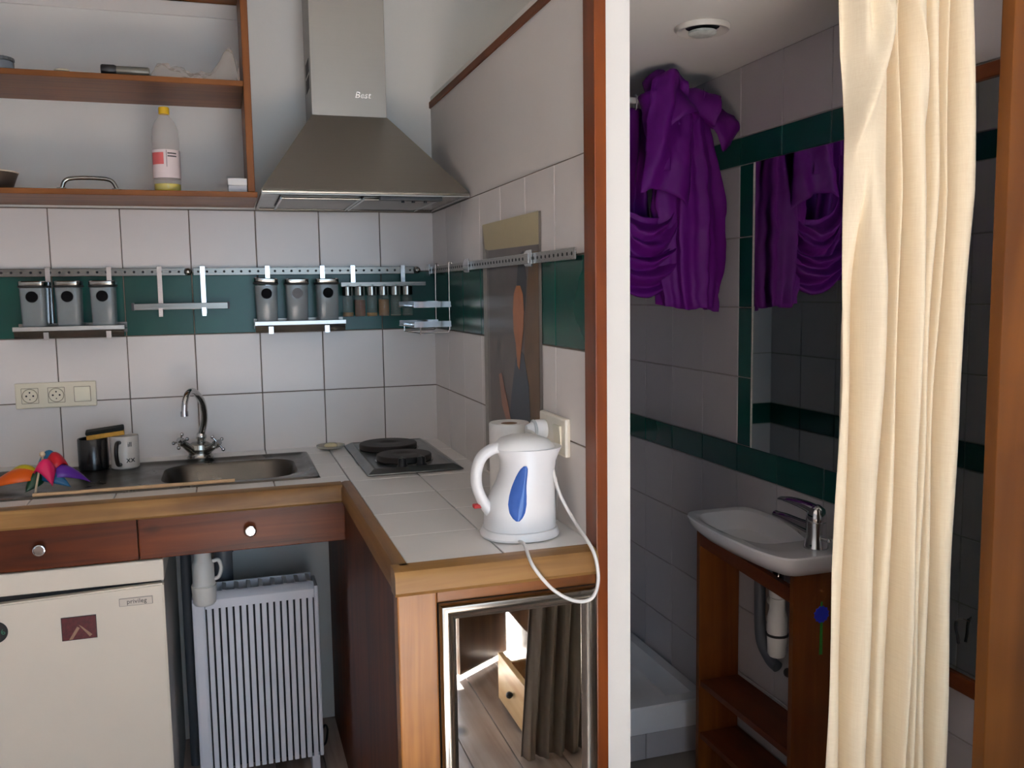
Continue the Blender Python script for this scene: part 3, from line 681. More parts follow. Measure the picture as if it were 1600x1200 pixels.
pwl = thing('pinwheel', 'rainbow foil toy pinwheel lying on the sink drainboard', 'pinwheel', (-1.19, -0.38, ZD))
cc = Vector((-1.186, -0.40, ZD+0.036))
bm = bmesh.new(); tube(bm, [(-1.185, -0.530, ZS+0.0055), (-0.9, -0.5305, ZS+0.0055), (-0.69, -0.531, ZS+0.0055)], 0.0048, 8, 2); mk('stick', bm, mat('stick_wood', (196, 160, 120), 0.5), pwl, smooth=True)
bm = bmesh.new(); cyl(bm, cc+Vector((0, -0.09, -0.028)), cc+Vector((0.002, -0.02, 0.03)), 0.003, seg=8); sph(bm, cc+Vector((0.006, 0.0, 0.058)), 0.008, 10); cyl(bm, cc+Vector((0.004, 0, 0.0)), cc+Vector((0.006, 0, 0.055)), 0.003, seg=8); mk('pivot', bm, mat('pivot_pale', (206, 190, 160), 0.5), pwl, smooth=True)
PET = [((232, 98, 20), 186, 0.135, 0.050, 0.012), ((190, 170, 30), 165, 0.115, 0.040, 0.020), ((196, 22, 40), 35, 0.085, 0.045, 0.050), ((214, 24, 90), 300, 0.075, 0.030, 0.040),
       ((92, 40, 150), 2, 0.120, 0.040, 0.016), ((20, 96, 140), 335, 0.085, 0.030, 0.006), ((30, 80, 50), 240, 0.06, 0.025, 0.0), ((22, 110, 150), 60, 0.075, 0.032, 0.055)]
for i, (col, ang, ln, wd, lift) in enumerate(PET):
    bm = bmesh.new(); a = math.radians(ang); d = Vector((math.cos(a), math.sin(a), 0)); n = Vector((-d.y, d.x, 0))
    def pf(u, v, d=d, n=n, ln=ln, wd=wd, lift=lift):
        s = math.sin(math.pi*min(1, 0.06+0.94*u)**0.8); c_ = (v-0.5)*2
        p = cc + d*(ln*u) + n*(wd*s*c_*0.9)
        z = lift*math.sin(math.pi*u*0.9) + 0.030*(1-c_*c_)*s - 0.026*u
        p.z = max(ZD+0.003, cc.z-0.006+z); return p
    sheet(bm, pf, 14, 8); o = mk('petal', bm, mat('petal_%d' % i, col, 0.35, var=0.05), pwl, smooth=True)
    sm = o.modifiers.new('thickness', 'SOLIDIFY'); sm.thickness = 0.0008

# ================================================================ STEEL UTENSIL RAILS
def rail_x(x0, x1, ball_at, label):
    t = thing('utensil_rail', label, 'rail', ((x0+x1)/2, -0.012, 1.545), 'perforated utensil rails')
    bm = bmesh.new(); box(bm, x0, x1, -0.022, -0.018, 1.533, 1.557, bev=0.001, seg=1); mk('bar', bm, M_steel, t)
    bm = bmesh.new(); k = 0; x = x0+0.015
    while x < x1-0.01:
        cyl(bm, (x, -0.0215, 1.545), (x, -0.0226, 1.545), 0.0042, 0.0036, 10); x += 0.0262
    mk('perforation_row', bm, M_dark, t)
    bm = bmesh.new(); x = x0+0.08
    while x < x1: cyl(bm, (x, -0.0185, 1.545), (x, -0.0035, 1.545), 0.006, seg=10); x += 0.3
    mk('spacer', bm, M_chrome_dull, t)
    for bxx in ball_at:
        bm = bmesh.new(); sph(bm, (bxx, -0.022, 1.545), 0.0125, 16); mk('end_ball', bm, M_chrome_dull, t, smooth=True)
rail_x(-2.1, -0.803, (-0.800,), 'perforated steel rail above the row of three smoky canisters by the sockets')
rail_x(-0.785, -0.075, (-0.066,), 'perforated steel rail holding the spice jars near the corner')
SR = [(-0.045, -0.575, 0.030, 0.026, 'perforated steel rail on the side wall carrying the corner wire rack'),
      (-0.555, -1.09, 0.030, 0.026, 'perforated steel rail crossing the poster on the side wall'),
      (-1.085, -1.365, 0.024, 0.020, 'short perforated steel rail ending beside the wooden post')]
for i, (y0, y1, xa, xb, lb) in enumerate(SR):
    t = thing('utensil_rail', lb, 'rail', (-0.01, (y0+y1)/2, 1.543), 'perforated utensil rails')
    z0 = 1.543 - 0.0*i
    bm = bmesh.new(); box(bm, -xa, -xb, y1, y0, z0-0.012, z0+0.012, bev=0.001, seg=1); mk('bar', bm, M_steel_lt, t)
    bm = bmesh.new(); y = y0-0.03
    while y > y1+0.01: cyl(bm, (-xa+0.0005, y, z0), (-xa-0.0008, y, z0), 0.0042, 0.0036, 10); y -= 0.0262
    mk('perforation_row', bm, M_dark, t)
    bm = bmesh.new()
    for k in (0.15, 0.85): cyl(bm, (-xb-0.001, y0+(y1-y0)*k, z0), (-0.0035, y0+(y1-y0)*k, z0), 0.006, seg=10)
    mk('spacer', bm, M_chrome_dull, t)
    bm = bmesh.new(); prism(bm, [(y0+0.004+0.034*math.cos(math.radians(a)), z0+0.019*math.sin(math.radians(a))) for a in range(-90, 91, 15)] + [(y0-0.024, z0+0.019), (y0-0.024, z0-0.019)], 'x', -xa-0.0035, -xa-0.0012); mk('end_plate', bm, M_chrome, t)

# ---- canister racks and canisters
M_can = mat('smoky_plastic', (150, 160, 162), 0.15, var=0.04, alpha=0.50)
def hook_strap(bm, x, z1, yb=-0.0245):
    box(bm, x-0.007, x+0.007, yb-0.0015, yb, z1, 1.5605); box(bm, x-0.007, x+0.007, yb-0.001, -0.016, 1.559, 1.5615)
def canister_rack(x0, x1, sx, label):
    t = thing('canister_rack', label, 'rack', ((x0+x1)/2, -0.03, 1.345), 'hanging canister racks')
    bm = bmesh.new(); box(bm, x0, x1, -0.112, -0.029, 1.3725, 1.3755); prism(bm, [(-0.1115, 1.373), (-0.1125, 1.373), (-0.104, 1.351), (-0.103, 1.352)], 'x', x0+0.002, x1-0.002); box(bm, x0, x1, -0.0285, -0.027, 1.36, 1.392); mk('tray', bm, M_steel, t)
    bm = bmesh.new(); box(bm, x0, x1, -0.1145, -0.1120, 1.372, 1.385, bev=0.0008, seg=1); mk('front_strip', bm, M_steel_lt, t)
    for x in sx:
        bm = bmesh.new(); hook_strap(bm, x, 1.36); box(bm, x-0.007, x+0.007, -0.1155, -0.114, 1.346, 1.368); mk('hook_strap', bm, M_chrome, t)
canister_rack(-1.288, -0.986, (-1.200, -1.030), 'hanging steel rack with three canisters beside the wall sockets')
canister_rack(-0.607, -0.322, (-0.558, -0.383), 'hanging steel rack with three canisters beside the spice jars')
CZ = 1.3765
me_body = meshdata('canister_body', lambda bm: loops(bm, [[(x, y, z) for x, y in rrect(0, 0, hx_, hy_, 0.012, 4)] for hx_, hy_, z in ((0.031, 0.035, 0.0), (0.0325, 0.0365, 0.003), (0.0345, 0.039, 0.122), (0.0325, 0.037, 0.1225), (0.0305, 0.0345, 0.006), (0.03, 0.034, 0.0045))], True, True), M_can, True)
me_lid = meshdata('canister_lid', lambda bm: loops(bm, [[(x, y, z) for x, y in rrect(0, 0, hx_, hy_, 0.012, 4)] for hx_, hy_, z in ((0.0355, 0.040, 0.0), (0.0365, 0.041, 0.002), (0.0365, 0.041, 0.011), (0.034, 0.0385, 0.0135))], True, True), M_chrome_dull, True)
me_gas = meshdata('canister_gasket', lambda bm: loops(bm, [[(x, y, z) for x, y in rrect(0, 0, hx_, hy_, 0.012, 4)] for hx_, hy_, z in ((0.036, 0.0405, 0.0), (0.0375, 0.042, 0.002), (0.0375, 0.042, 0.0055), (0.036, 0.0405, 0.006))], True, True), M_rubber, True)
me_lab = meshdata('canister_label', lambda bm: cyl(bm, (0, 0.0006, 0), (0, -0.0008, 0), 0.0165, seg=28), mat('dot_black', (10, 9, 10), 0.7, spec=0.1))
CAN = [(-1.232, 0, 'first smoky canister with a black dot by the sockets, farthest from the hanging bar'), (-1.138, 0, 'middle canister with a black dot in the rack by the wall sockets, scratched front'), (-1.043, 0, 'smoky canister with a black dot on the rack end towards the empty hanging bar'),
       (-0.567, -4, 'canister with a tilted loose lid in the rack beside the spice jars'), (-0.472, 0, 'canister with a greyish faded dot between two others near the spice jars'), (-0.376, 0, 'canister with a black dot standing right against the spice jars')]
for i, (x, tilt, lb) in enumerate(CAN):
    t = thing('canister', lb, 'canister', (x, -0.0705, CZ), 'smoky square canisters')
    put('canister_body', me_body, (x, -0.0705, CZ), t)
    o = put('lid', me_lid, (x, -0.0705, CZ+0.1285 + (0.003 if tilt else 0)), t, (0, math.radians(-tilt), 0))
    put('gasket', me_gas, (x, -0.0705, CZ+0.1228 + (0.002 if tilt else 0)), t, (0, math.radians(-tilt*0.6), 0))
    l = put('label_dot', me_lab, (x, -0.1098, CZ+0.096), t, (math.radians(1.2), 0, 0))
    if i == 4:
        l.data = meshdata('canister_label_grey', lambda bm: cyl(bm, (0, 0.0006, 0), (0, -0.0008, 0), 0.0165, seg=28), mat('faded_dot', (92, 90, 92), 0.5, var=0.3, scale=90))
# ---- empty hanging bar
eb = thing('hanging_bar', 'empty flat steel bar hanging from two long straps on the rail', 'rack', (-0.82, -0.03, 1.40))
bm = bmesh.new(); box(bm, -0.968, -0.680, -0.046, -0.0435, 1.427, 1.447, bev=0.0008, seg=1); box(bm, -0.968, -0.680, -0.0435, -0.0275, 1.427, 1.429); mk('bar', bm, M_steel, eb)
bm = bmesh.new(); box(bm, -0.969, -0.962, -0.047, -0.028, 1.426, 1.449); box(bm, -0.686, -0.679, -0.047, -0.028, 1.426, 1.449); mk('end_cap', bm, M_black, eb)
for x in (-0.885, -0.757):
    bm = bmesh.new(); hook_strap(bm, x, 1.412); box(bm, x-0.006, x+0.006, -0.05, -0.0475, 1.408, 1.432); box(bm, x-0.006, x+0.006, -0.05, -0.0245, 1.4055, 1.4085); mk('hook_strap', bm, M_chrome, eb)
# ---- spice rack and jars
sr = thing('spice_rack', 'scalloped steel strip holding six hanging spice jars', 'rack', (-0.19, -0.04, 1.49))
bm = bmesh.new()
pts = [(-0.330, 1.505), (-0.330, 1.4915)]
for k in range(48):
    x = -0.328+k*0.0047; ph = ((x+0.308)/0.0396) % 1.0
    pts.append((x, 1.4915+0.006*abs(2*abs(ph-0.5)-0.0)**2*(1 if x < -0.095 else 0)))
pts += [(-0.05, 1.4915), (-0.05, 1.505)]
prism(bm, pts, 'y', -0.0845, -0.083); box(bm, -0.330, -0.05, -0.084, -0.028, 1.4925, 1.4945); mk('strip', bm, M_steel, sr)
for x in (-0.283, -0.115):
    bm = bmesh.new(); hook_strap(bm, x, 1.494); box(bm, x-0.007, x+0.007, -0.03, -0.0245, 1.4945, 1.4965); mk('hook_strap', bm, M_chrome, sr)
SPICE = [((150, 112, 48), 0.014, 'spice jar with a little ochre powder, next to the canisters'), ((110, 62, 38), 0.055, 'spice jar full of reddish brown powder'), ((176, 128, 50), 0.012, 'spice jar with a thin layer of yellow powder between two full jars'),
         ((142, 100, 56), 0.056, 'spice jar full of light brown powder'), ((120, 130, 110), 0.004, 'nearly empty clear spice jar next to the light brown one'), ((110, 120, 110), 0.003, 'nearly empty clear spice jar at the corner end of the row')]
me_sj = meshdata('spice_glass', lambda bm: lathe(bm, [(0, 0), (0.016, 0), (0.0178, 0.003), (0.0178, 0.060), (0.015, 0.068), (0.0135, 0.070)], (0, 0, 0), 24), mat('spice_glass', (150, 160, 152), 0.08, alpha=0.28), True)
me_sc = meshdata('spice_cap', lambda bm: lathe(bm, [(0, 0.030), (0.0165, 0.030), (0.0182, 0.028), (0.0182, 0.0), (0.0165, -0.001), (0, -0.001)], (0, 0, 0), 24), M_chrome_dull, True)
for k, (col, h, lb) in enumerate(SPICE):
    x = -0.3075+0.0396*k
    t = thing('spice_jar', lb, 'spice jar', (x, -0.061, 1.392), 'hanging spice jars')
    put('jar_glass', me_sj, (x, -0.061, 1.392), t); put('cap', me_sc, (x, -0.061, 1.4625), t)
    lathe_part('spice', [(0, 0.002), (0.0155, 0.002), (0.0172, 0.004), (0.0172, max(0.005, h)), (0, max(0.005, h))], (x, -0.061, 1.392), mat('spice_%d' % k, col, 0.9, var=0.2, scale=200), t, 20)
# ---- corner wire rack
wr = thing('wire_rack', 'two-tier chrome wire rack hanging in the wall corner', 'rack', (-0.09, -0.27, 1.34))
for z in (1.432, 1.372):
    for q in ((-0.163, -0.197), (-0.150, -0.372)):
        bm = bmesh.new(); box(bm, q[0], -0.036, q[1], q[1]+0.002, z-0.009, z+0.009); mk('flat_strip', bm, M_chrome, wr)
    bm = bmesh.new()
    for q in ((-0.163, -0.196, -0.150, -0.371), (-0.036, -0.196, -0.036, -0.371), (-0.12, -0.196, -0.115, -0.371), (-0.08, -0.196, -0.078, -0.371)): cyl(bm, (q[0], q[1], z-0.006), (q[2], q[3], z-0.006), 0.002, seg=8)
    mk('shelf_wire', bm, M_chrome, wr, smooth=True)
for y in (-0.175, -0.36):
    bm = bmesh.new(); tube(bm, [(-0.0275, y, 1.548), (-0.0275, y, 1.559), (-0.035, y, 1.559), (-0.036, y, 1.545), (-0.037, y, 1.45), (-0.037, y, 1.353)], 0.0022, 8, 4); mk('hanging_wire', bm, M_chrome, wr, smooth=True)
bm = bmesh.new(); tube(bm, [(-0.150, -0.21, 1.368), (-0.149, -0.21, 1.346), (-0.128, -0.35, 1.344), (-0.04, -0.35, 1.344), (-0.037, -0.35, 1.352)], 0.002, 8, 0); tube(bm, [(-0.128, -0.36, 1.368), (-0.128, -0.352, 1.340)], 0.002, 8, 0); tube(bm, [(-0.149, -0.2, 1.348), (-0.05, -0.19, 1.348), (-0.037, -0.18, 1.354)], 0.002, 8, 0); mk('lower_wire', bm, M_chrome, wr, smooth=True)

# ================================================================ SOCKETS
M_gap = mat('socket_gap', (128, 118, 96), 0.7)
def socket_face(parent, cx, cz, y, m):
    bm = bmesh.new(); cyl(bm, (cx, y+0.001, cz), (cx, y-0.0012, cz), 0.0205, 0.0195, 28); o = mk('socket_insert', bm, m, parent, smooth=True)
    bm = bmesh.new()
    for dx, dz, r in ((-0.0095, 0, 0.0028), (0.0095, 0, 0.0028), (0, 0.0105, 0.0024), (0, -0.0105, 0.0018)): cyl(bm, (cx+dx, y-0.0008, cz+dz), (cx+dx, y-0.0018, cz+dz), r, seg=12)
    mk('pin_hole', bm, M_dark, o)
sw = thing('socket_plate', 'ivory triple wall plate with two sockets and a light switch', 'socket', (-1.20, -0.01, 1.17))
bm = bmesh.new(); box(bm, -1.314, -1.088, -0.0155, -0.0035, 1.133, 1.211, bev=0.004); mk('plate', bm, M_ivory, sw)
for cx in (-1.273, -1.200):
    bm = bmesh.new(); box(bm, cx-0.0225, cx+0.0225, -0.0167, -0.0150, 1.1495, 1.1945, bev=0.0006, seg=1); f = mk('socket_frame', bm, M_ivory, sw)
    bm = bmesh.new(); prism(bm, rrect(cx, 1.172, 0.0238, 0.0238, 0.001, 1), 'y', -0.0152, -0.0159); mk('socket_gap', bm, M_gap, f)
    bm = bmesh.new(); cyl(bm, (cx, -0.0160, 1.172), (cx, -0.01705, 1.172), 0.0218, 0.0218, 28); mk('socket_gap', bm, M_gap, f)
    socket_face(f, cx, 1.172, -0.0171, M_ivory)
bm = bmesh.new(); prism(bm, [(-0.0150, 1.1495), (-0.0165, 1.1495), (-0.0195, 1.1945), (-0.0150, 1.1945)], 'x', -1.149, -1.105); bm2 = bmesh.new(); prism(bm2, rrect(-1.127, 1.172, 0.0238, 0.0240, 0.001, 1), 'y', -0.0152, -0.0159); mk('rocker_gap', bm2, M_gap, sw); mk('rocker', bm, mat('rocker_ivory', (236, 230, 208), 0.3), sw)
ss = thing('socket_plate', 'white double wall plate on the side wall behind the kettle', 'socket', (-0.01, -1.2, 1.15))
bm = bmesh.new(); box(bm, -0.0165, -0.0035, -1.285, -1.120, 1.112, 1.196, bev=0.005); mk('plate', bm, mat('plate_white', (236, 230, 214), 0.3), ss)
bm = bmesh.new(); prism(bm, [(-0.016, 1.130), (-0.0180, 1.130), (-0.0220, 1.178), (-0.016, 1.178)], 'y', -1.262, -1.222); mk('rocker', bm, MATS['rocker_ivory'], ss)
pg = thing('plug', 'white round power plug pushed into the side wall socket', 'plug', (-0.03, -1.16, 1.155))
Rx = Matrix.Rotation(math.radians(-90), 3, 'Y')
lathe_part('plug_body', [(0, 0), (0.021, 0), (0.023, 0.003), (0.023, 0.022), (0.020, 0.027), (0.012, 0.045), (0, 0.046)], (-0.0175, -1.163, 1.158), M_white_pl, pg, 28, Rx)
bm = bmesh.new(); tube(bm, [(-0.045, -1.163+0.020*math.cos(a), 1.158+0.020*math.sin(a)) for a in [math.radians(k) for k in range(-30, 211, 30)]], 0.0035, 10, 4); mk('pull_ring', bm, mat('ring_grey', (200, 206, 208), 0.3), pg, smooth=True)

# ================================================================ POSTER
po = thing('poster', 'worn tall poster with beige top band taped to the side wall tiles', 'poster', (-0.006, -0.87, 1.0))
X0 = -0.0052
def flat(name, poly, m, lvl, parent):
    bm = bmesh.new(); prism(bm, poly, 'x', X0-0.0005*lvl, X0-0.0005*lvl-0.0004); return mk(name, bm, m, parent)
sheet_ = flat('paper', [(-0.632, 0.965), (-1.115, 0.965), (-1.115, 1.649), (-0.632, 1.650)], mat('poster_paper', (120, 112, 104), 0.35, var=0.12, scale=14), 0, po)
flat('top_band', [(-0.635, 1.652), (-1.100, 1.650), (-1.100, 1.575), (-0.690, 1.580), (-0.655, 1.585)], mat('poster_band', (184, 172, 138), 0.55, var=0.06), 1, po)
flat('picture_field', [(-0.690, 0.97), (-1.098, 0.97), (-1.098, 1.574), (-0.690, 1.579)], mat('poster_field', (96, 86, 80), 0.35, var=0.3, scale=9), 1, po)
flat('ochre_field', [(-0.980, 0.97), (-1.096, 0.97), (-1.096, 1.560), (-1.035, 1.560), (-0.995, 1.38), (-0.975, 1.2)], mat('poster_ochre', (104, 76, 44), 0.4, var=0.35, scale=16), 2, po)
flat('blue_field', [(-0.72, 0.972), (-1.02, 0.972), (-1.035, 1.10), (-1.02, 1.24), (-0.985, 1.315), (-0.955, 1.325), (-0.92, 1.30), (-0.88, 1.20), (-0.855, 1.10), (-0.80, 1.06), (-0.72, 1.08)], mat('poster_blue', (50, 60, 72), 0.35, var=0.25, scale=14), 3, po)
flat('dark_field', [(-0.935, 1.42), (-0.995, 1.42), (-1.012, 1.50), (-0.99, 1.565), (-0.955, 1.555), (-0.94, 1.50)], mat('poster_dark', (44, 42, 46), 0.35, var=0.2), 3, po)
flat('orange_field', [(-0.935, 1.285), (-0.950, 1.275), (-0.962, 1.31), (-0.982, 1.37), (-0.990, 1.42), (-0.984, 1.462), (-0.965, 1.482), (-0.935, 1.482), (-0.915, 1.462), (-0.905, 1.42), (-0.909, 1.37), (-0.925, 1.34)], mat('poster_orange', (170, 104, 58), 0.4, var=0.2, scale=30), 4, po)
flat('pale_margin', [(-0.634, 0.968), (-0.672, 0.968), (-0.668, 1.57), (-0.634, 1.60)], mat('poster_margin', (142, 136, 128), 0.4, var=0.25, scale=40), 1, po)
flat('pink_field', [(-0.775, 1.25), (-0.80, 1.255), (-0.875, 1.14), (-0.885, 1.10), (-0.86, 1.11), (-0.80, 1.17)], mat('poster_pink', (150, 104, 84), 0.4, var=0.2, scale=30), 4, po)

# ================================================================ KETTLE, CORD, PAPER ROLL
kt = thing('kettle', 'white plastic electric kettle with blue water window on the worktop end', 'kettle', (-0.122, -1.285, CT+0.004))
ky = -1.285; K0 = CT+0.0048
def ell(xl, xr, ry, z, n=40, pw=2.3, tilt=0.0):
    c, a = (xl+xr)/2, (xr-xl)/2; out = []
    for k in range(n):
        t = 2*math.pi*k/n; ct_, st_ = math.cos(t), math.sin(t)
        x = c+a*math.copysign(abs(ct_)**(2/pw), ct_); y = ky+ry*math.copysign(abs(st_)**(2/pw), st_)
        out.append((x, y, z+tilt*(x-c)))
    return out
bm = bmesh.new(); loops(bm, [ell(-0.204, -0.040, 0.078, K0), ell(-0.205, -0.039, 0.079, K0+0.004), ell(-0.199, -0.043, 0.074, K0+0.016), ell(-0.197, -0.045, 0.073, K0+0.0165)]); mk('power_base', bm, M_white_pl, kt, smooth=True)
bm = bmesh.new()
PR = [(-0.197, -0.046, 0.072, 0.0175), (-0.1965, -0.046, 0.072, 0.022), (-0.195, -0.0455, 0.072, 0.045), (-0.190, -0.046, 0.070, 0.068), (-0.180, -0.047, 0.068, 0.090), (-0.167, -0.0475, 0.066, 0.112), (-0.159, -0.0475, 0.064, 0.135), (-0.159, -0.044, 0.062, 0.157), (-0.166, -0.036, 0.061, 0.174), (-0.173, -0.0295, 0.060, 0.184)]
loops(bm, [ell(a, b_, c, K0+z) for a, b_, c, z in PR], True, True); bd = mk('kettle_body', bm, M_white_pl, kt, smooth=True)
bm = bmesh.new(); loops(bm, [ell(-0.174, -0.045, 0.056, K0+0.1843), ell(-0.172, -0.048, 0.054, K0+0.190, tilt=-0.02), ell(-0.160, -0.058, 0.046, K0+0.201, tilt=-0.04), ell(-0.140, -0.080, 0.030, K0+0.208, tilt=-0.03), ell(-0.120, -0.100, 0.01, K0+0.2095)], True, True); mk('lid', bm, mat('lid_white', (236, 236, 234), 0.4), kt, smooth=True)
bm = bmesh.new(); prev = []
HP = [(-0.158, 0.186), (-0.180, 0.183), (-0.202, 0.168), (-0.213, 0.142), (-0.214, 0.112), (-0.206, 0.086), (-0.193, 0.062), (-0.176, 0.042), (-0.160, 0.030)]
PP = spline([(x, ky, K0+z) for x, z in HP], 6); R_ = []
for i, p in enumerate(PP):
    d = (PP[min(i+1, len(PP)-1)]-PP[max(0, i-1)]).normalized(); n = Vector((d.z, 0, -d.x))
    R_.append([p+n*(0.0115+0.005*max(0, i/len(PP)-0.6))*math.cos(t)+Vector((0, 1, 0))*0.0165*math.sin(t) for t in [2*math.pi*k/16 for k in range(16)]])
loops(bm, R_); mk('kettle_handle', bm, M_white_pl, kt, smooth=True)
bm = bmesh.new()                              # teardrop water window following the body surface
def body_y(x, z):
    for (a, b_, c, z0), (a2, b2, c2, z1) in zip(PR, PR[1:]):
        if z0 <= z <= z1 or z1 == PR[-1][3]:
            f = (z-z0)/(z1-z0); xl = a+(a2-a)*f; xr = b_+(b2-b_)*f; ry = c+(c2-c)*f
            if z <= z1:
                u = abs((x-(xl+xr)/2)/((xr-xl)/2)); return ky-ry*max(0, 1-u**2.3)**(1/2.3)
    return ky
WN = []
for k in range(21):
    f = k/20; z = 0.044+0.110*f
    cxw = -0.1475-0.004*math.sin(math.pi*f)+0.021*f**1.2
    tb = [(0, 0.004), (0.06, 0.0115), (0.16, 0.0170), (0.30, 0.0190), (0.45, 0.0175), (0.65, 0.0135), (0.82, 0.0105), (0.94, 0.0080), (1.001, 0.0030)]
    hw = next(h0+(h1-h0)*(f-f0)/(f1-f0) for (f0, h0), (f1, h1) in zip(tb, tb[1:]) if f0 <= f <= f1)*0.93
    WN.append((cxw-hw, cxw+hw, z))
G = []
for lay in (0.0, 0.0022):
    rows = []
    for a, b_, z in WN:
        rows.append([bm.verts.new((a+(b_-a)*j/8, body_y(a+(b_-a)*j/8, z)-0.0006-lay*math.sin(math.pi*j/8)**0.5 if 0 < j < 8 else body_y(a+(b_-a)*j/8, z)-0.0004, K0+z)) for j in range(9)])
    G.append(rows)
    for r0, r1 in zip(rows, rows[1:]):
        for j in range(8): bm.faces.new((r0[j], r0[j+1], r1[j+1], r1[j]))
mk('water_window', bm, mat('blue_window', (52, 92, 170), 0.15, var=0.15, scale=40), bd, smooth=True)
bm = bmesh.new(); box(bm, -0.222, -0.206, ky-0.008, ky+0.008, K0+0.062, K0+0.070, bev=0.002); mk('switch', bm, mat('switch_red', (190, 30, 26), 0.4), kt)
cd = tag(mk('power_cord', (lambda bm: (tube(bm, [(-0.150, -1.372, K0+0.007), (-0.152, -1.41, K0+0.010), (-0.155, -1.468, 0.945), (-0.118, -1.476, 0.897), (-0.075, -1.482, 0.871), (-0.040, -1.482, 0.872), (-0.026, -1.482, 0.905), (-0.030, -1.475, 0.955), (-0.036, -1.435, 0.985), (-0.036, -1.375, 1.005), (-0.050, -1.345, 1.045), (-0.060, -1.335, 1.085), (-0.058, -1.30, 1.13), (-0.064, -1.22, 1.158), (-0.062, -1.165, 1.158)], 0.0036, 10, 8), bm)[1])(bmesh.new()), mat('cord_white', (226, 224, 220), 0.4), None, (-0.15, -1.372, K0), True), 'white kettle cord looping over the worktop edge up to the plug', 'cord')
rl = thing('paper_roll', 'white paper roll standing on the worktop behind the kettle', 'paper roll', (-0.063, -1.045, CT+0.0048))
bm = bmesh.new(); lathe(bm, [(0.020, 0.004), (0.046, 0.0), (0.048, 0.003), (0.048, 0.198), (0.046, 0.201), (0.021, 0.199), (0.020, 0.196), (0.020, 0.004)], (-0.066, -1.045, CT+0.0048), 36); mk('paper', bm, mat('tissue', (232, 230, 226), 0.9, bump=0.3, bscale=80), rl, smooth=True)
bm = bmesh.new(); lathe(bm, [(0.0195, 0.002), (0.0195, 0.1985), (0.0178, 0.1985), (0.0178, 0.002), (0.0195, 0.002)], (-0.066, -1.045, CT+0.0048), 28); mk('core', bm, mat('cardboard', (128, 96, 70), 0.9), rl, smooth=True)

# ================================================================ FRIDGE, MAGNETS
fr = thing('fridge', 'old cream under-counter fridge below the drawers', 'fridge', (-1.15, -0.35, 0.0))
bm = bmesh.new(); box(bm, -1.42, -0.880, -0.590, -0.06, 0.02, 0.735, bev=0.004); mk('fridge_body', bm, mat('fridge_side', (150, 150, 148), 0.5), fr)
bm = bmesh.new(); box(bm, -1.424, -0.876, -0.624, -0.06, 0.737, 0.7935, bev=0.006); mk('fridge_top', bm, M_white_en, fr)
bm = bmesh.new(); box(bm, -1.415, -0.886, -0.605, -0.588, 0.06, 0.732); mk('door_gasket', bm, M_dark, fr)
bm = bmesh.new(); prism(bm, [(-1.422, 0.05), (-0.878, 0.05), (-0.878, 0.7315), (-1.422, 0.716)], 'y', -0.630, -0.604)
es = bm.edges[:]; bmesh.ops.bevel(bm, geom=es, offset=0.004, segments=2, affect='EDGES'); fd = mk('fridge_door', bm, M_white_en, fr)
bm = bmesh.new(); box(bm, -0.986, -0.906, -0.6318, -0.6295, 0.682, 0.703, bev=0.001, seg=1)
bdg = mk('badge', bm, mat('badge_edge', (150, 146, 140), 0.3, 0.4), fd)
bm = bmesh.new(); box(bm, -0.9845, -0.9075, -0.6322, -0.6310, 0.6835, 0.7015); mk('badge_face', bm, mat('badge_face', (206, 198, 186), 0.4), bdg)
me = text_mesh('privileg', 0.0165, 0.0005); me.materials.append(mat('badge_ink', (70, 66, 64), 0.5)); put('badge_lettering', me, (-0.944, -0.6325, 0.6935), bdg, (math.radians(90), 0, 0))
for fx in (-1.38, -0.92):
    for fy in (-0.54, -0.12):
        bm = bmesh.new(); cyl(bm, (fx, fy, 0.0), (fx, fy, 0.025), 0.015, seg=14); mk('foot', bm, M_black, fr)
mg = thing('fridge_magnet', 'small dark red picture magnet on the fridge door', 'magnet', (-1.082, -0.632, 0.64))
bm = bmesh.new(); box(bm, -1.122, -1.041, -0.6325, -0.6303, 0.610, 0.670); mk('backing', bm, M_black, mg)
bm = bmesh.new(); box(bm, -1.1205, -1.0425, -0.6329, -0.6324, 0.6115, 0.6685); mk('picture', bm, M_print_red, mg)
bm = bmesh.new()
for pz in (((-1.106, 0.612), (-1.098, 0.612), (-1.080, 0.640), (-1.086, 0.644)), ((-1.082, 0.648), (-1.076, 0.644), (-1.052, 0.620), (-1.058, 0.615))):
    prism(bm, list(pz), 'y', -0.6333, -0.6328)
mk('pale_figure', bm, mat('magnet_pale', (150, 118, 96), 0.5, var=0.3, scale=80), mg)
mr_ = thing('fridge_magnet', 'round black magnet with green print on the fridge door', 'magnet', (-1.263, -0.632, 0.653))
bm = bmesh.new(); cyl(bm, (-1.268, -0.6303, 0.652), (-1.268, -0.6345, 0.652), 0.027, 0.0265, 32); mk('disc', bm, M_black, mr_, smooth=False)
me = text_mesh('76', 0.02, 0.0004); me.materials.append(mat('magnet_green', (50, 120, 92), 0.4)); put('print', me, (-1.256, -0.6348, 0.650), mr_, (math.radians(90), math.radians(-20), 0))

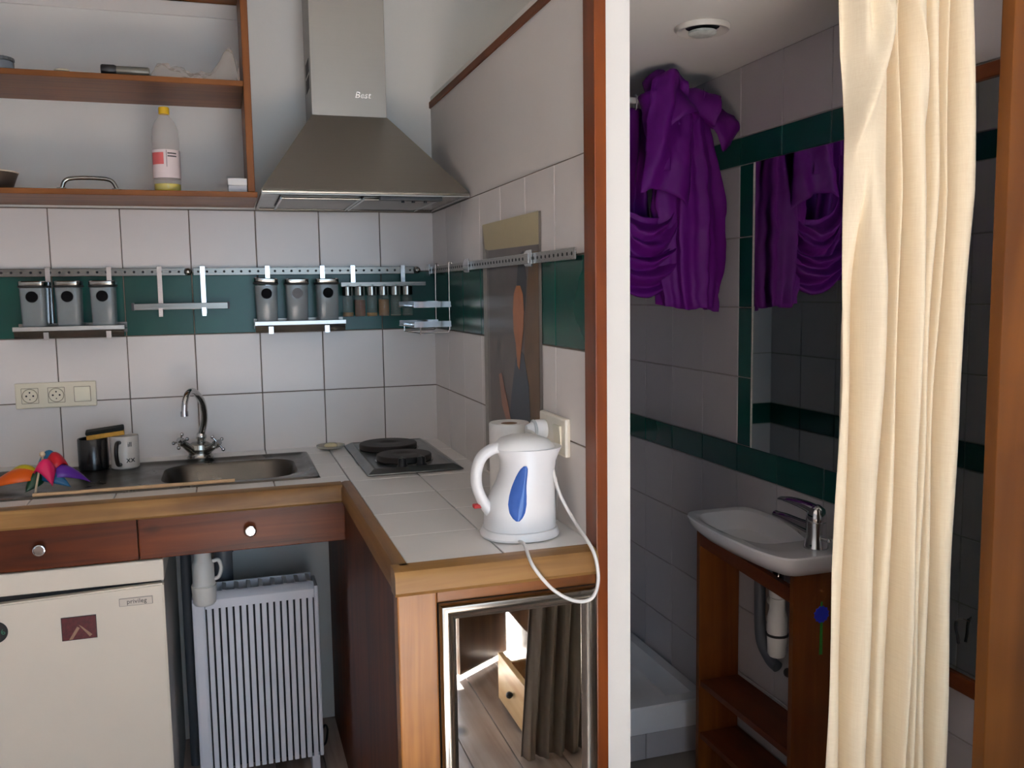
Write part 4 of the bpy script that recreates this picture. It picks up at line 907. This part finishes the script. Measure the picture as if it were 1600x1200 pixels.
# ================================================================ RADIATOR and pipes
rd = thing('radiator', 'grey-white slatted convector radiator under the worktop', 'radiator', (-0.646, -0.31, 0.0))
bm = bmesh.new(); box(bm, -0.822, -0.474, -0.356, -0.275, 0.065, 0.575); mk('core', bm, M_dark, rd)
bm = bmesh.new(); box(bm, -0.8255, -0.789, -0.375, -0.268, 0.06, 0.598, bev=0.008); mk('side_panel', bm, M_rad, rd)
bm = bmesh.new(); box(bm, -0.478, -0.466, -0.375, -0.268, 0.06, 0.598, bev=0.005); mk('side_panel', bm, M_rad, rd)
n = 16; p0, p1 = -0.7875, -0.4795; pitch = (p1-p0)/n
me = meshdata('slat', lambda bm: box(bm, -0.0068, 0.0068, -0.006, 0.006, -0.2515, 0.2515, bev=0.0015, seg=1), M_rad)
for k in range(n): put('slat', me, (p0+pitch*(k+0.5), -0.366, 0.3115), rd)
bm = bmesh.new(); prism(bm, [(-0.374, 0.562), (-0.374, 0.588), (-0.362, 0.603), (-0.350, 0.606), (-0.350, 0.598), (-0.356, 0.562)], 'x', -0.7888, -0.4785); mk('front_lip', bm, M_rad, rd, smooth=True)
me = meshdata('louvre', lambda bm: box(bm, -0.006, 0.006, -0.038, 0.038, -0.003, 0.003, bev=0.001, seg=1), M_rad)
for k in range(9): put('louvre', me, (-0.77+0.035*k, -0.311, 0.604), rd, (0, math.radians(18), 0))
bm = bmesh.new(); box(bm, -0.7888, -0.4785, -0.276, -0.267, 0.10, 0.609, bev=0.003); mk('back_plate', bm, M_rad, rd)
for fx in (-0.80, -0.49):
    bm = bmesh.new(); box(bm, fx-0.012, fx+0.012, -0.37, -0.28, 0.0, 0.062, bev=0.003); mk('foot', bm, M_rad, rd)
bm = bmesh.new(); tube(bm, [(-0.467, -0.30, 0.10), (-0.45, -0.25, 0.095), (-0.440, -0.22, 0.06), (-0.45, -0.20, 0.005), (-0.47, -0.12, 0.005)], 0.0035, 8, 6); mk('cord', bm, M_rubber, rd, smooth=True)
sp_ = thing('sink_trap', 'white plastic sink trap hanging in front of the radiator', 'trap', (-0.787, -0.43, 0.60))
lathe_part('trap_cup', [(0, 0.0), (0.026, 0.0), (0.031, 0.006), (0.034, 0.045), (0.0345, 0.055), (0, 0.055)], (-0.787, -0.43, 0.598), M_pipe_w, sp_)
lathe_part('trap_body', [(0, 0.055), (0.0315, 0.055), (0.033, 0.059), (0.030, 0.064), (0.030, 0.115), (0.026, 0.125), (0.023, 0.13), (0.023, 0.212), (0, 0.212)], (-0.787, -0.43, 0.598), M_pipe_w, sp_)
bm = bmesh.new(); tube(bm, [(-0.762, -0.43, 0.72), (-0.745, -0.43, 0.722), (-0.738, -0.43, 0.70), (-0.745, -0.43, 0.675), (-0.759, -0.43, 0.668)], 0.0055, 10, 6); mk('loop', bm, M_pipe_w, sp_, smooth=True)
for nm, x, y, r, z0, lb in (('waste_pipe', -0.735, -0.20, 0.028, 0.0, 'dark grey waste pipe behind the radiator top'), ('water_pipe', -0.845, -0.18, 0.016, 0.0, 'thin dark pipe between fridge and radiator')):
    bm = bmesh.new(); cyl(bm, (x, y, z0), (x, y, 0.795), r, seg=18); cyl(bm, (x, y, 0.68), (x, y, 0.71), r+0.004, seg=18)
    tag(mk(nm, bm, M_pipe, None, (x, y, z0), True), lb, 'pipe')

# ================================================================ BATHROOM
mi = thing('wall_mirror', 'frameless bathroom mirror bordered by green tiles', 'mirror', (0.71, -1.12, 1.016))
bm = bmesh.new(); box(bm, 0.7075, 0.7135, -1.382, -0.8685, 1.0175, 1.8105); mk('glass', bm, M_mirror_bath, mi)
bm = bmesh.new(); box(bm, 0.7055, 0.7135, -0.8684, -0.8635, 1.0175, 1.8105); mk('edge_strip', bm, mat('mirror_edge', (196, 196, 190), 0.4, var=0.3, scale=90), mi)
fm = thing('framed_mirror', 'wood-framed mirror on the bathroom wall between curtain and door post', 'mirror', (0.70, -1.6, 0.64))
fy0, fy1, fz0, fz1 = -1.724, -1.50, 0.643, 1.884
bm = bmesh.new(); box(bm, 0.702, 0.7125, fy0+0.01, fy1-0.01, fz0+0.01, fz1-0.01); mk('glass', bm, M_mirror_bath, fm)
for b_ in ((0.694, 0.7128, fy0, fy1, fz0, fz0+0.034), (0.694, 0.7128, fy0, fy1, fz1-0.028, fz1)):
    bm = bmesh.new(); box(bm, *b_, bev=0.002); mk('frame_rail', bm, M_van_y, fm)
for b_ in ((0.694, 0.7128, fy0, fy0+0.028, fz0+0.034, fz1-0.028), (0.694, 0.7128, fy1-0.028, fy1, fz0+0.034, fz1-0.028)):
    bm = bmesh.new(); box(bm, *b_, bev=0.002); mk('frame_stile', bm, M_van, fm)
hk = thing('wall_hook', 'small dark hook with a pale wire on the framed mirror', 'hook', (0.695, -1.655, 0.78))
bm = bmesh.new(); tube(bm, [(0.7015, -1.668, 0.795), (0.690, -1.660, 0.800), (0.686, -1.650, 0.792)], 0.0011, 8, 5); mk('wire', bm, M_chrome_dull, hk, smooth=True)
bm = bmesh.new(); tube(bm, [(0.686, -1.650, 0.792), (0.687, -1.649, 0.776), (0.690, -1.651, 0.760), (0.693, -1.651, 0.745)], 0.003, 8, 5); mk('pendant', bm, M_rubber, hk, smooth=True)

# ---- vanity
vn = thing('vanity', 'narrow open wooden washbasin stand with shelves and painted blue flower', 'vanity', (0.65, -1.01, 0.012))
FZ = 0.0125; vx = 0.581
bm = bmesh.new(); box(bm, vx, 0.712, -0.806, -0.788, FZ, 0.795, bev=0.0015); mk('side_panel', bm, M_van, vn)
bm = bmesh.new(); box(bm, vx, 0.712, -1.257, -1.239, FZ, 0.775, bev=0.0015); np_ = mk('side_panel', bm, M_van, vn)
bm = bmesh.new(); prism(bm, [(-1.2385, 0.705), (-0.8065, 0.730), (-0.8065, 0.768), (-1.2385, 0.742)], 'x', vx, vx+0.016); mk('front_rail', bm, M_van_y, vn)
for z in (0.325, 0.165):
    bm = bmesh.new(); box(bm, vx+0.004, 0.711, -1.2385, -0.8065, z-0.018, z, bev=0.001); mk('shelf', bm, M_van_y, vn)
bm = bmesh.new(); box(bm, 0.700, 0.7115, -1.238, -0.807, 0.24, 0.305); mk('back_strip', bm, M_plaster_grey, vn)
yf = -1.2572
bm = bmesh.new()
N_ = 24
prism(bm, [(0.660+(0.0190+0.0035*(k % 2))*math.cos(2*math.pi*k/N_), 0.672+(0.0190+0.0035*(k % 2))*math.sin(2*math.pi*k/N_)) for k in range(N_)], 'y', yf, yf-0.0008)
mk('painted_flower', bm, mat('flower_blue', (30, 44, 190), 0.5, var=0.1), np_)
bm = bmesh.new(); prism(bm, [(0.6555, 0.570), (0.6650, 0.570), (0.6640, 0.655), (0.6570, 0.655)], 'y', yf, yf-0.0006); prism(bm, [(0.6580, 0.689), (0.6620, 0.689), (0.6630, 0.704), (0.6575, 0.704)], 'y', yf, yf-0.0006); mk('painted_stem', bm, mat('stem_green', (40, 130, 40), 0.5, var=0.1), np_)
# ---- basin
bs = thing('washbasin', 'small white ceramic washbasin on the wooden stand', 'washbasin', (0.61, -1.08, 0.77))
def sup(cx, cy, ax_, ay_, z, n=72, pw=7.0, tz=0.0):
    out = []
    for k in range(n):
        t = 2*math.pi*k/n; c, s = math.cos(t), math.sin(t)
        x = cx+ax_*math.copysign(abs(c)**(2/pw), c); y = cy+ay_*math.copysign(abs(s)**(2/pw), s)
        if c < 0: x -= 0.022*(ax_/0.107)*max(0, 1-((y-cy)/ay_)**2)
        out.append((min(x, 0.711), y, z))
    return out
RZ = 0.846
bm = bmesh.new()
L_ = [sup(0.640, -1.06, 0.070, 0.19, 0.772), sup(0.628, -1.07, 0.084, 0.215, 0.786), sup(0.613, -1.085, 0.098, 0.236, 0.812), sup(0.606, -1.09, 0.105, 0.243, 0.834), sup(0.605, -1.09, 0.1065, 0.245, 0.842), sup(0.606, -1.09, 0.105, 0.243, RZ),
      sup(0.607, -1.09, 0.099, 0.236, RZ), sup(0.608, -1.035, 0.086, 0.165, RZ-0.003, pw=4.5), sup(0.610, -1.03, 0.078, 0.152, RZ-0.016, pw=4), sup(0.615, -1.02, 0.062, 0.120, RZ-0.048, pw=3), sup(0.618, -1.01, 0.035, 0.06, RZ-0.058, pw=2.2), sup(0.618, -1.01, 0.012, 0.012, RZ-0.060, pw=2)]
loops(bm, L_, True, True); mk('basin', bm, M_ceram, bs, smooth=True)
bm = bmesh.new(); cyl(bm, (0.612, -1.172, RZ-0.026), (0.612, -1.166, RZ-0.021), 0.0075, seg=18); mk('overflow_hole', bm, M_dark, bs)
bt_ = thing('basin_tap', 'chrome single-lever basin tap at the near end of the washbasin', 'tap', (0.632, -1.265, RZ))
bx0, by0 = 0.632, -1.268
lathe_part('tap_body', [(0, 0), (0.029, 0), (0.029, 0.004), (0.0265, 0.010), (0.0245, 0.03), (0.0240, 0.064), (0.0230, 0.065), (0.0240, 0.067), (0.0242, 0.078), (0.020, 0.094), (0.008, 0.104), (0, 0.105)], (bx0, by0, RZ-0.0005), M_chrome, bt_, 36)
bm = bmesh.new(); PP = spline([(bx0-0.004, by0+0.008, RZ+0.034), (bx0-0.014, by0+0.04, RZ+0.043), (bx0-0.026, by0+0.085, RZ+0.054), (bx0-0.034, by0+0.118, RZ+0.058)], 6); R_ = []
for i, p in enumerate(PP):
    f = i/(len(PP)-1); hz = 0.027*(1-f)**1.3+0.0085*f; hw = 0.019*(1-f)+0.012*f
    d = Vector((-0.25, 0.97, 0)); n_ = Vector((0.97, 0.25, 0))
    R_.append([p+n_*hw*math.cos(t)+Vector((0, 0, 1))*hz*math.sin(t) for t in [2*math.pi*k/14 for k in range(14)]])
loops(bm, R_); mk('spout', bm, M_chrome, bt_, smooth=True)
bm = bmesh.new(); PP = spline([(bx0+0.002, by0-0.006, RZ+0.086), (bx0-0.008, by0+0.030, RZ+0.096), (bx0-0.020, by0+0.075, RZ+0.101), (bx0-0.028, by0+0.105, RZ+0.100)], 6); R_ = []
for i, p in enumerate(PP):
    f = i/(len(PP)-1); hz = 0.015*(1-f)+0.004*f; hw = 0.021*(1-f)+0.013*f
    R_.append([p+Vector((0.97, 0.25, 0))*hw*math.cos(t)+Vector((0, 0, 1))*hz*math.sin(t) for t in [2*math.pi*k/14 for k in range(14)]])
loops(bm, R_); mk('lever', bm, M_chrome, bt_, smooth=True)
bm = bmesh.new(); cyl(bm, (bx0, by0-0.018, RZ+0.026), (bx0+0.004, by0-0.042, RZ+0.026), 0.004, seg=10); sph(bm, (bx0+0.004, by0-0.043, RZ+0.026), 0.006, 12); mk('waste_lever', bm, M_chrome, bt_, smooth=True)
# ---- basin trap and pipes
bt2 = thing('basin_trap', 'white and chrome bottle trap under the washbasin', 'trap', (0.645, -1.10, 0.50))
tx_, ty_ = 0.640, -1.105
lathe_part('tail_pipe', [(0.012, 0.20), (0.0145, 0.20), (0.0145, 0.262), (0.012, 0.262)], (tx_, ty_, 0.51), M_chrome_dull, bt2)
lathe_part('trap_nut', [(0, 0.158), (0.019, 0.158), (0.022, 0.161), (0.022, 0.180), (0.020, 0.183), (0.020, 0.20), (0, 0.20)], (tx_, ty_, 0.51), M_pipe_w, bt2)
lathe_part('trap_body', [(0, 0.062), (0.026, 0.062), (0.026, 0.105), (0.021, 0.125), (0.021, 0.157), (0, 0.157)], (tx_, ty_, 0.51), M_pipe_w, bt2)
lathe_part('seal_ring', [(0, 0.056), (0.0285, 0.056), (0.0285, 0.061), (0, 0.061)], (tx_, ty_, 0.51), M_rubber, bt2)
lathe_part('trap_cup', [(0, 0), (0.02, 0.0), (0.024, 0.006), (0.0265, 0.055), (0, 0.055)], (tx_, ty_, 0.51), M_pipe_w, bt2)
bm = bmesh.new(); tube(bm, [(tx_+0.01, ty_+0.02, 0.645), (tx_+0.022, ty_+0.045, 0.64), (tx_+0.032, ty_+0.075, 0.63)], 0.013, 12, 6); mk('outlet', bm, M_pipe_w, bt2, smooth=True)
bm = bmesh.new(); tube(bm, [(0.690, -1.00, 0.70), (0.684, -0.985, 0.71), (0.680, -0.965, 0.69), (0.682, -0.96, 0.60), (0.684, -0.965, 0.50), (0.690, -1.0, 0.452), (0.694, -1.03, 0.44)], 0.016, 12, 6)
tag(mk('flexible_hose', bm, M_pipe, None, (0.69, -0.98, 0.44), True), 'grey corrugated waste hose behind the basin trap', 'hose')
bm = bmesh.new(); tube(bm, [(0.699, -1.22, 0.54), (0.694, -1.15, 0.49), (0.690, -1.10, 0.455), (0.692, -1.08, 0.445)], 0.0125, 12, 6)
tag(mk('elbow_pipe', bm, M_rubber, None, (0.69, -1.1, 0.44), True), 'black elbow pipe against the wall under the washbasin', 'pipe')
# ---- shower tray on a tiled step
ty = thing('shower_tray', 'white shower tray on a raised white tiled step', 'shower tray', (0.39, -0.32, 0.012))
bm = bmesh.new(); box(bm, 0.072, 0.711, -0.640, -0.012, FZ, 0.10); mk('step', bm, M_grout_bath, ty)
for x0_, x1_ in ((0.072, 0.272), (0.272, 0.490), (0.490, 0.711)):
    tile(ty, 'y', -0.640, x0_, x1_, FZ, 0.098, M_btile)
bm = bmesh.new()
L_ = [rc(0.072, 0.711, -0.650, -0.012, 0.1005), rc(0.072, 0.711, -0.652, -0.012, 0.180), rc(0.076, 0.707, -0.646, -0.016, 0.186), rc(0.112, 0.671, -0.600, -0.052, 0.186), rc(0.122, 0.661, -0.590, -0.062, 0.176), rc(0.135, 0.648, -0.575, -0.075, 0.120)]
loops(bm, L_, True, True); mk('tray', bm, M_ceram, ty, smooth=True)
# ---- ceiling vent
cv = thing('ceiling_vent', 'round dusty white vent in the bathroom ceiling', 'vent', (0.41, -1.105, 2.06))
lathe_part('vent_ring', [(0.040, 0.0), (0.050, -0.010), (0.061, -0.012), (0.064, -0.008), (0.064, 0.0)], (0.411, -1.10, 2.0845), mat('vent_white', (196, 192, 184), 0.5, var=0.1), cv, 40)
lathe_part('vent_disc', [(0, -0.020), (0.028, -0.020), (0.033, -0.017), (0.033, -0.012), (0, -0.010)], (0.411, -1.10, 2.0845), mat('vent_dusty', (176, 180, 174), 0.9, var=0.35, scale=70), cv, 32)
lathe_part('vent_throat', [(0, -0.002), (0.040, -0.002), (0.040, -0.0005), (0, -0.0005)], (0.411, -1.10, 2.0845), M_dark, cv, 32)
lathe_part('vent_stem', [(0, -0.012), (0.005, -0.012), (0.005, -0.002), (0, -0.002)], (0.411, -1.10, 2.0845), M_dark, cv, 12)

# ---- shower curtain rod and the bunched purple curtain
ro = thing('curtain_rod', 'thin white shower curtain rod across the bathroom', 'rod', (0.39, -0.71, 2.0))
bm = bmesh.new(); cyl(bm, (0.072, -0.655, 2.005), (0.711, -0.655, 2.005), 0.009, seg=14); mk('tube', bm, M_pipe_w, ro, smooth=True)
for xx in (0.0722, 0.7035):
    bm = bmesh.new(); cyl(bm, (xx, -0.655, 2.005), (xx+0.008, -0.655, 2.005), 0.019, seg=18); mk('end_flange', bm, M_pipe_w, ro, smooth=True)
pc = thing('shower_curtain', 'purple shower curtain bunched up and knotted over its rod', 'shower curtain', (0.5, -0.72, 1.42))
bm = bmesh.new()
def sm_(a, b, x): t = max(0, min(1, (x-a)/(b-a))); return t*t*(3-2*t)
# a) pleated part still hanging from the rings
def hang(u, v):
    z = 1.985-0.50*v; x = 0.20+0.30*u
    return Vector((x+0.010*math.sin(5*v+9*u), -0.650+0.022*math.sin(2*math.pi*7*u+0.8*math.sin(4*v))*(0.35+0.65*v)-0.01*v, z))
sheet(bm, hang, 120, 24)
# b) the swag: layers running down from the knot and looping back up
def swag(off, x0, x1, zt, zb, amp, ph):
    def f(u, v):
        a = math.pi*u
        x = x0+(x1-x0)*(0.5-0.5*math.cos(a))+0.006*math.sin(9*v+ph)
        sag = math.sin(a)**0.62
        z = zt+(zb-zt)*sag*(0.55+0.45*v)+0.02*math.sin(a)*v
        y = off-0.055*math.sin(a)*(0.4+0.6*math.sin(math.pi*min(1, v*1.05)))-amp*math.sin(2*math.pi*3.2*v+ph+1.5*u)*math.sin(a)**0.5
        return Vector((x, y, z))
    return f
sheet(bm, swag(-0.725, 0.28, 0.575, 1.80, 1.425, 0.016, 0.3), 48, 40)
sheet(bm, swag(-0.735, 0.33, 0.540, 1.86, 1.50, 0.012, 1.7), 48, 40)
# c) the gathered column on the right, pleated, with a straight hem
def colm(u, v):
    a = 2*math.pi*u; z = 1.985-0.562*v+0.012*math.sin(a)
    w_ = 0.058+0.045*sm_(0.05, 0.45, v)-0.022*sm_(0.75, 1.0, v)
    dp = 0.040+0.022*sm_(0.0, 0.5, v)
    fl = 1+0.10*math.sin(9*a+1.2*v)+0.05*math.sin(17*a-2*v)+0.03*math.sin(5*a+7*v)
    return Vector((0.572+0.004*v+w_*math.cos(a)*fl, -0.735+dp*math.sin(a)*fl, z))
sheet(bm, colm, 140, 40)
# hanging tail at the lower right
def tail(u, v):
    x = 0.560+0.088*u; z = 1.62-0.205*v-0.012*u
    return Vector((x, -0.765+0.012*math.sin(2*math.pi*1.4*u+2*v)-0.012*v, z))
sheet(bm, tail, 30, 14)
# d) the stiff knot: rolled flaps flung over the rod
def roll(c, ax_, r0, r1, turns, ln, bend):
    ax_ = Vector(ax_).normalized(); u_, w_ = frame_at(ax_)
    def f(u, v):
        t = 2*math.pi*turns*u; r = r0+(r1-r0)*u
        k = 1+bend*(v-0.5)
        return V(c)+ax_*ln*(v-0.5)*1.0+(u_*math.cos(t)+w_*math.sin(t))*r*k+Vector((0, 0, -0.02*v*v))
    return f
sheet(bm, roll((0.505, -0.755, 1.995), (0.35, -0.45, -0.8), 0.022, 0.055, 1.15, 0.15, 0.5), 48, 14)
sheet(bm, roll((0.585, -0.745, 1.985), (0.9, -0.35, -0.25), 0.020, 0.050, 1.1, 0.13, 0.7), 48, 14)
sheet(bm, roll((0.470, -0.775, 1.905), (0.1, -0.15, -1.0), 0.030, 0.060, 0.8, 0.20, -0.3), 48, 14)
def flap(u, v):                                # broad flap hanging left of the knot
    x = 0.435+0.11*u-0.045*v*(1-u); z = 2.03-0.30*v-0.05*u*v+0.03*math.sin(3*u)
    return Vector((x, -0.795-0.030*math.sin(2.6*u+0.5)*math.sin(math.pi*v*0.8)+0.012*math.sin(9*u+4*v), z))
sheet(bm, flap, 36, 28)
def flap2(u, v):                               # pointed flap to the right
    x = 0.585+0.115*u; z = 2.015-0.07*u-(0.02+0.11*(1-abs(2*u-1.1)*0.6))*v
    return Vector((min(x, 0.697), -0.80+0.03*u+0.02*math.sin(4*u+3*v)-0.02*math.sin(math.pi*v), z))
sheet(bm, flap2, 30, 20)
o = mk('cloth', bm, M_purple, pc, smooth=True)
from mathutils import noise as MN
for v_ in o.data.vertices:
    v_.co += MN.noise_vector(v_.co*22.0)*0.006 + MN.noise_vector(v_.co*60.0+Vector((3, 1, 2)))*0.0022
    if v_.co.z + ORG[pc].z > 2.078: v_.co.z = 2.078-ORG[pc].z
sm = o.modifiers.new('thickness', 'SOLIDIFY'); sm.thickness = 0.0012
for k in range(6):
    bm = bmesh.new(); xx = 0.225+0.045*k
    tube(bm, [(xx+0.003*math.sin(a), -0.655+0.016*math.sin(a), 2.000+0.020*math.cos(a)) for a in [2*math.pi*i/12 for i in range(13)]], 0.0022, 8, 2); mk('curtain_ring', bm, M_pipe_w, pc, smooth=True)

# ================================================================ CREAM DOOR CURTAIN
dr = thing('curtain_rail', 'dark metal curtain rail above the bathroom doorway', 'rail', (0.4, -1.68, 2.22))
bm = bmesh.new(); cyl(bm, (0.02, -1.67, 2.22), (0.78, -1.67, 2.22), 0.010, seg=14); mk('tube', bm, M_chrome_dull, dr, smooth=True)
for xx in (0.10, 0.70):
    bm = bmesh.new(); cyl(bm, (xx, -1.67, 2.22), (xx, -1.4305, 2.22), 0.007, seg=12); mk('bracket', bm, M_chrome_dull, dr, smooth=True)
cc_ = thing('door_curtain', 'long cream linen curtain drawn aside in the bathroom doorway', 'curtain', (0.51, -1.68, 0.03))
def lerp_tab(tab, z):
    for (z0, a), (z1, b) in zip(tab, tab[1:]):
        if z0 >= z >= z1: return a+(b-a)*(z0-z)/(z0-z1)
    return tab[0][1] if z > tab[0][0] else tab[-1][1]
XL = [(2.22, 0.362), (1.97, 0.362), (1.64, 0.373), (1.29, 0.376), (0.93, 0.362), (0.57, 0.354), (0.03, 0.350)]
XR = [(2.22, 0.632), (1.97, 0.636), (1.64, 0.654), (1.28, 0.640), (0.90, 0.642), (0.51, 0.644), (0.03, 0.648)]
# pleat valleys (position across the curtain) at top and bottom, and their depth
VAL = [(-0.02, -0.02), (0.10, 0.14), (0.34, 0.345), (0.42, 0.50), (0.63, 0.60), (0.76, 0.70), (0.815, 0.83), (1.02, 1.02)]
DEP = [0.0, 0.026, 0.100, 0.034, 0.046, 0.034, 0.042, 0.0]
BUL = [0.018, 0.052, 0.026, 0.054, 0.032, 0.022, 0.042]
def ccf(u, v):
    z = 2.21-2.18*v
    s = sm_(0.0, 1.0, (2.0-z)/1.6)
    vals = [a+(b-a)*s for a, b in VAL]
    y = 0.0
    for i in range(len(vals)-1):
        a, b = vals[i], vals[i+1]
        if a <= u <= b:
            t = (u-a)/max(1e-6, b-a)
            y = BUL[i]*math.sin(math.pi*t**0.72)
            if i < 2:                          # first two pleats are one broad pleat above the drape
                q = sm_(0, 1, (z-1.45)/0.25); tt = (u-vals[0])/(vals[2]-vals[0])
                y = y*(1-q)+0.040*math.sin(math.pi*tt**0.8)*q
    for i, a in enumerate(vals):
        w_ = 0.018 if i != 2 else 0.030-0.010*sm_(0, 1, (1.5-z)/0.6)
        k_ = sm_(0, 1, (1.72-z)/0.35) if i == 1 else (0.5+0.5*sm_(0, 1, (2.05-z)/0.4))
        y -= DEP[i]*math.exp(-((u-a)/w_)**4)*k_
    # diagonal drape from upper middle to the left edge
    zd = 1.735+0.30*min(1.0, u/0.40)
    if z > 1.45 and u < 0.42:
        d = (z-zd)
        y += 0.030*math.exp(-(d/0.045)**2)*sm_(0, 0.04, u)*(1-sm_(0.34, 0.42, u))
        if d > 0: y -= (0.014*math.sin(46*u+1.2*d)+0.012)*min(1, d*7)*(1-sm_(0.34, 0.42, u))
    y += 0.006*math.sin(3.1*z+9*u)+0.003*math.sin(11*z+21*u)
    # flying crease
    zc = 2.02-0.30*(u-0.42)/0.20
    if 0.40 < u < 0.64: y += 0.010*math.exp(-((z-zc)/0.03)**2)*math.sin(math.pi*(u-0.40)/0.24)
    x = lerp_tab(XL, z)+(lerp_tab(XR, z)-lerp_tab(XL, z))*u
    return Vector((x, -1.668-y*0.95, z))
bm = bmesh.new(); sheet(bm, ccf, 240, 150)
o = mk('cloth', bm, M_linen, cc_, smooth=True); o.data.set_sharp_from_angle(angle=math.radians(180))
sm = o.modifiers.new('thickness', 'SOLIDIFY'); sm.thickness = 0.0015
for k in range(7):
    bm = bmesh.new(); xx = 0.38+0.04*k
    tube(bm, [(xx+0.002*math.sin(a), -1.67+0.015*math.sin(a), 2.219+0.016*math.cos(a)) for a in [2*math.pi*i/12 for i in range(13)]], 0.002, 8, 2); mk('curtain_ring', bm, M_chrome_dull, cc_, smooth=True)

# ================================================================ BESIDE THE CAMERA (seen in the cabinet mirror)
lc = thing('low_cupboard', 'low dark cupboard with an open door and pulled-out pale drawer, mirrored in the cabinet door', 'cupboard', (0.6, -2.8, 0.0))
bm = bmesh.new(); box(bm, 0.33, 0.90, -3.20, -2.42, 0.19, 0.55, bev=0.003); mk('carcass', bm, M_darkpanel, lc)
bm = bmesh.new(); box(bm, 0.36, 0.90, -3.18, -2.44, 0.0, 0.19); mk('plinth', bm, M_darkpanel, lc)
bm = bmesh.new(); box(bm, 0.180, 0.200, -2.80, -2.46, 0.015, 0.183, bev=0.002); dw = mk('drawer', bm, M_pine, lc)
bm = bmesh.new(); box(bm, 0.200, 0.355, -2.79, -2.775, 0.02, 0.15); box(bm, 0.200, 0.355, -2.485, -2.47, 0.02, 0.15); box(bm, 0.2, 0.355, -2.79, -2.47, 0.015, 0.025); mk('drawer_box', bm, M_pine, dw)
bm = bmesh.new(); sph(bm, (0.168, -2.63, 0.10), 0.012, 14); cyl(bm, (0.18, -2.63, 0.10), (0.165, -2.63, 0.10), 0.005, seg=10); mk('knob', bm, M_black, dw, smooth=True)
Md = Matrix.Translation((0.325, -3.185, 0)) @ Matrix.Rotation(math.radians(145), 4, 'Z')
bm = bmesh.new(); box(bm, 0.0, 0.29, -0.009, 0.009, 0.02, 0.545, bev=0.002, M=Md); mk('cupboard_door', bm, M_darkpanel, lc)
gc = thing('grey_curtain', 'grey cloth curtain hanging to the floor, mirrored in the cabinet door', 'curtain', (0.40, -2.37, 0.0))
bm = bmesh.new()
def gcf(u, v):
    z = 0.575-0.567*v
    return Vector((0.165-0.035*v+u*(0.40+0.035*v), -2.375-0.018*math.sin(2*math.pi*9*u+1.5*v)-0.006*math.sin(2*math.pi*21*u), z))
sheet(bm, gcf, 160, 24); o = mk('cloth', bm, M_greyc, gc, smooth=True)
sm = o.modifiers.new('thickness', 'SOLIDIFY'); sm.thickness = 0.002
bm = bmesh.new(); cyl(bm, (0.15, -2.375, 0.581), (0.58, -2.375, 0.581), 0.007, seg=12); mk('rod', bm, M_chrome_dull, gc, smooth=True)
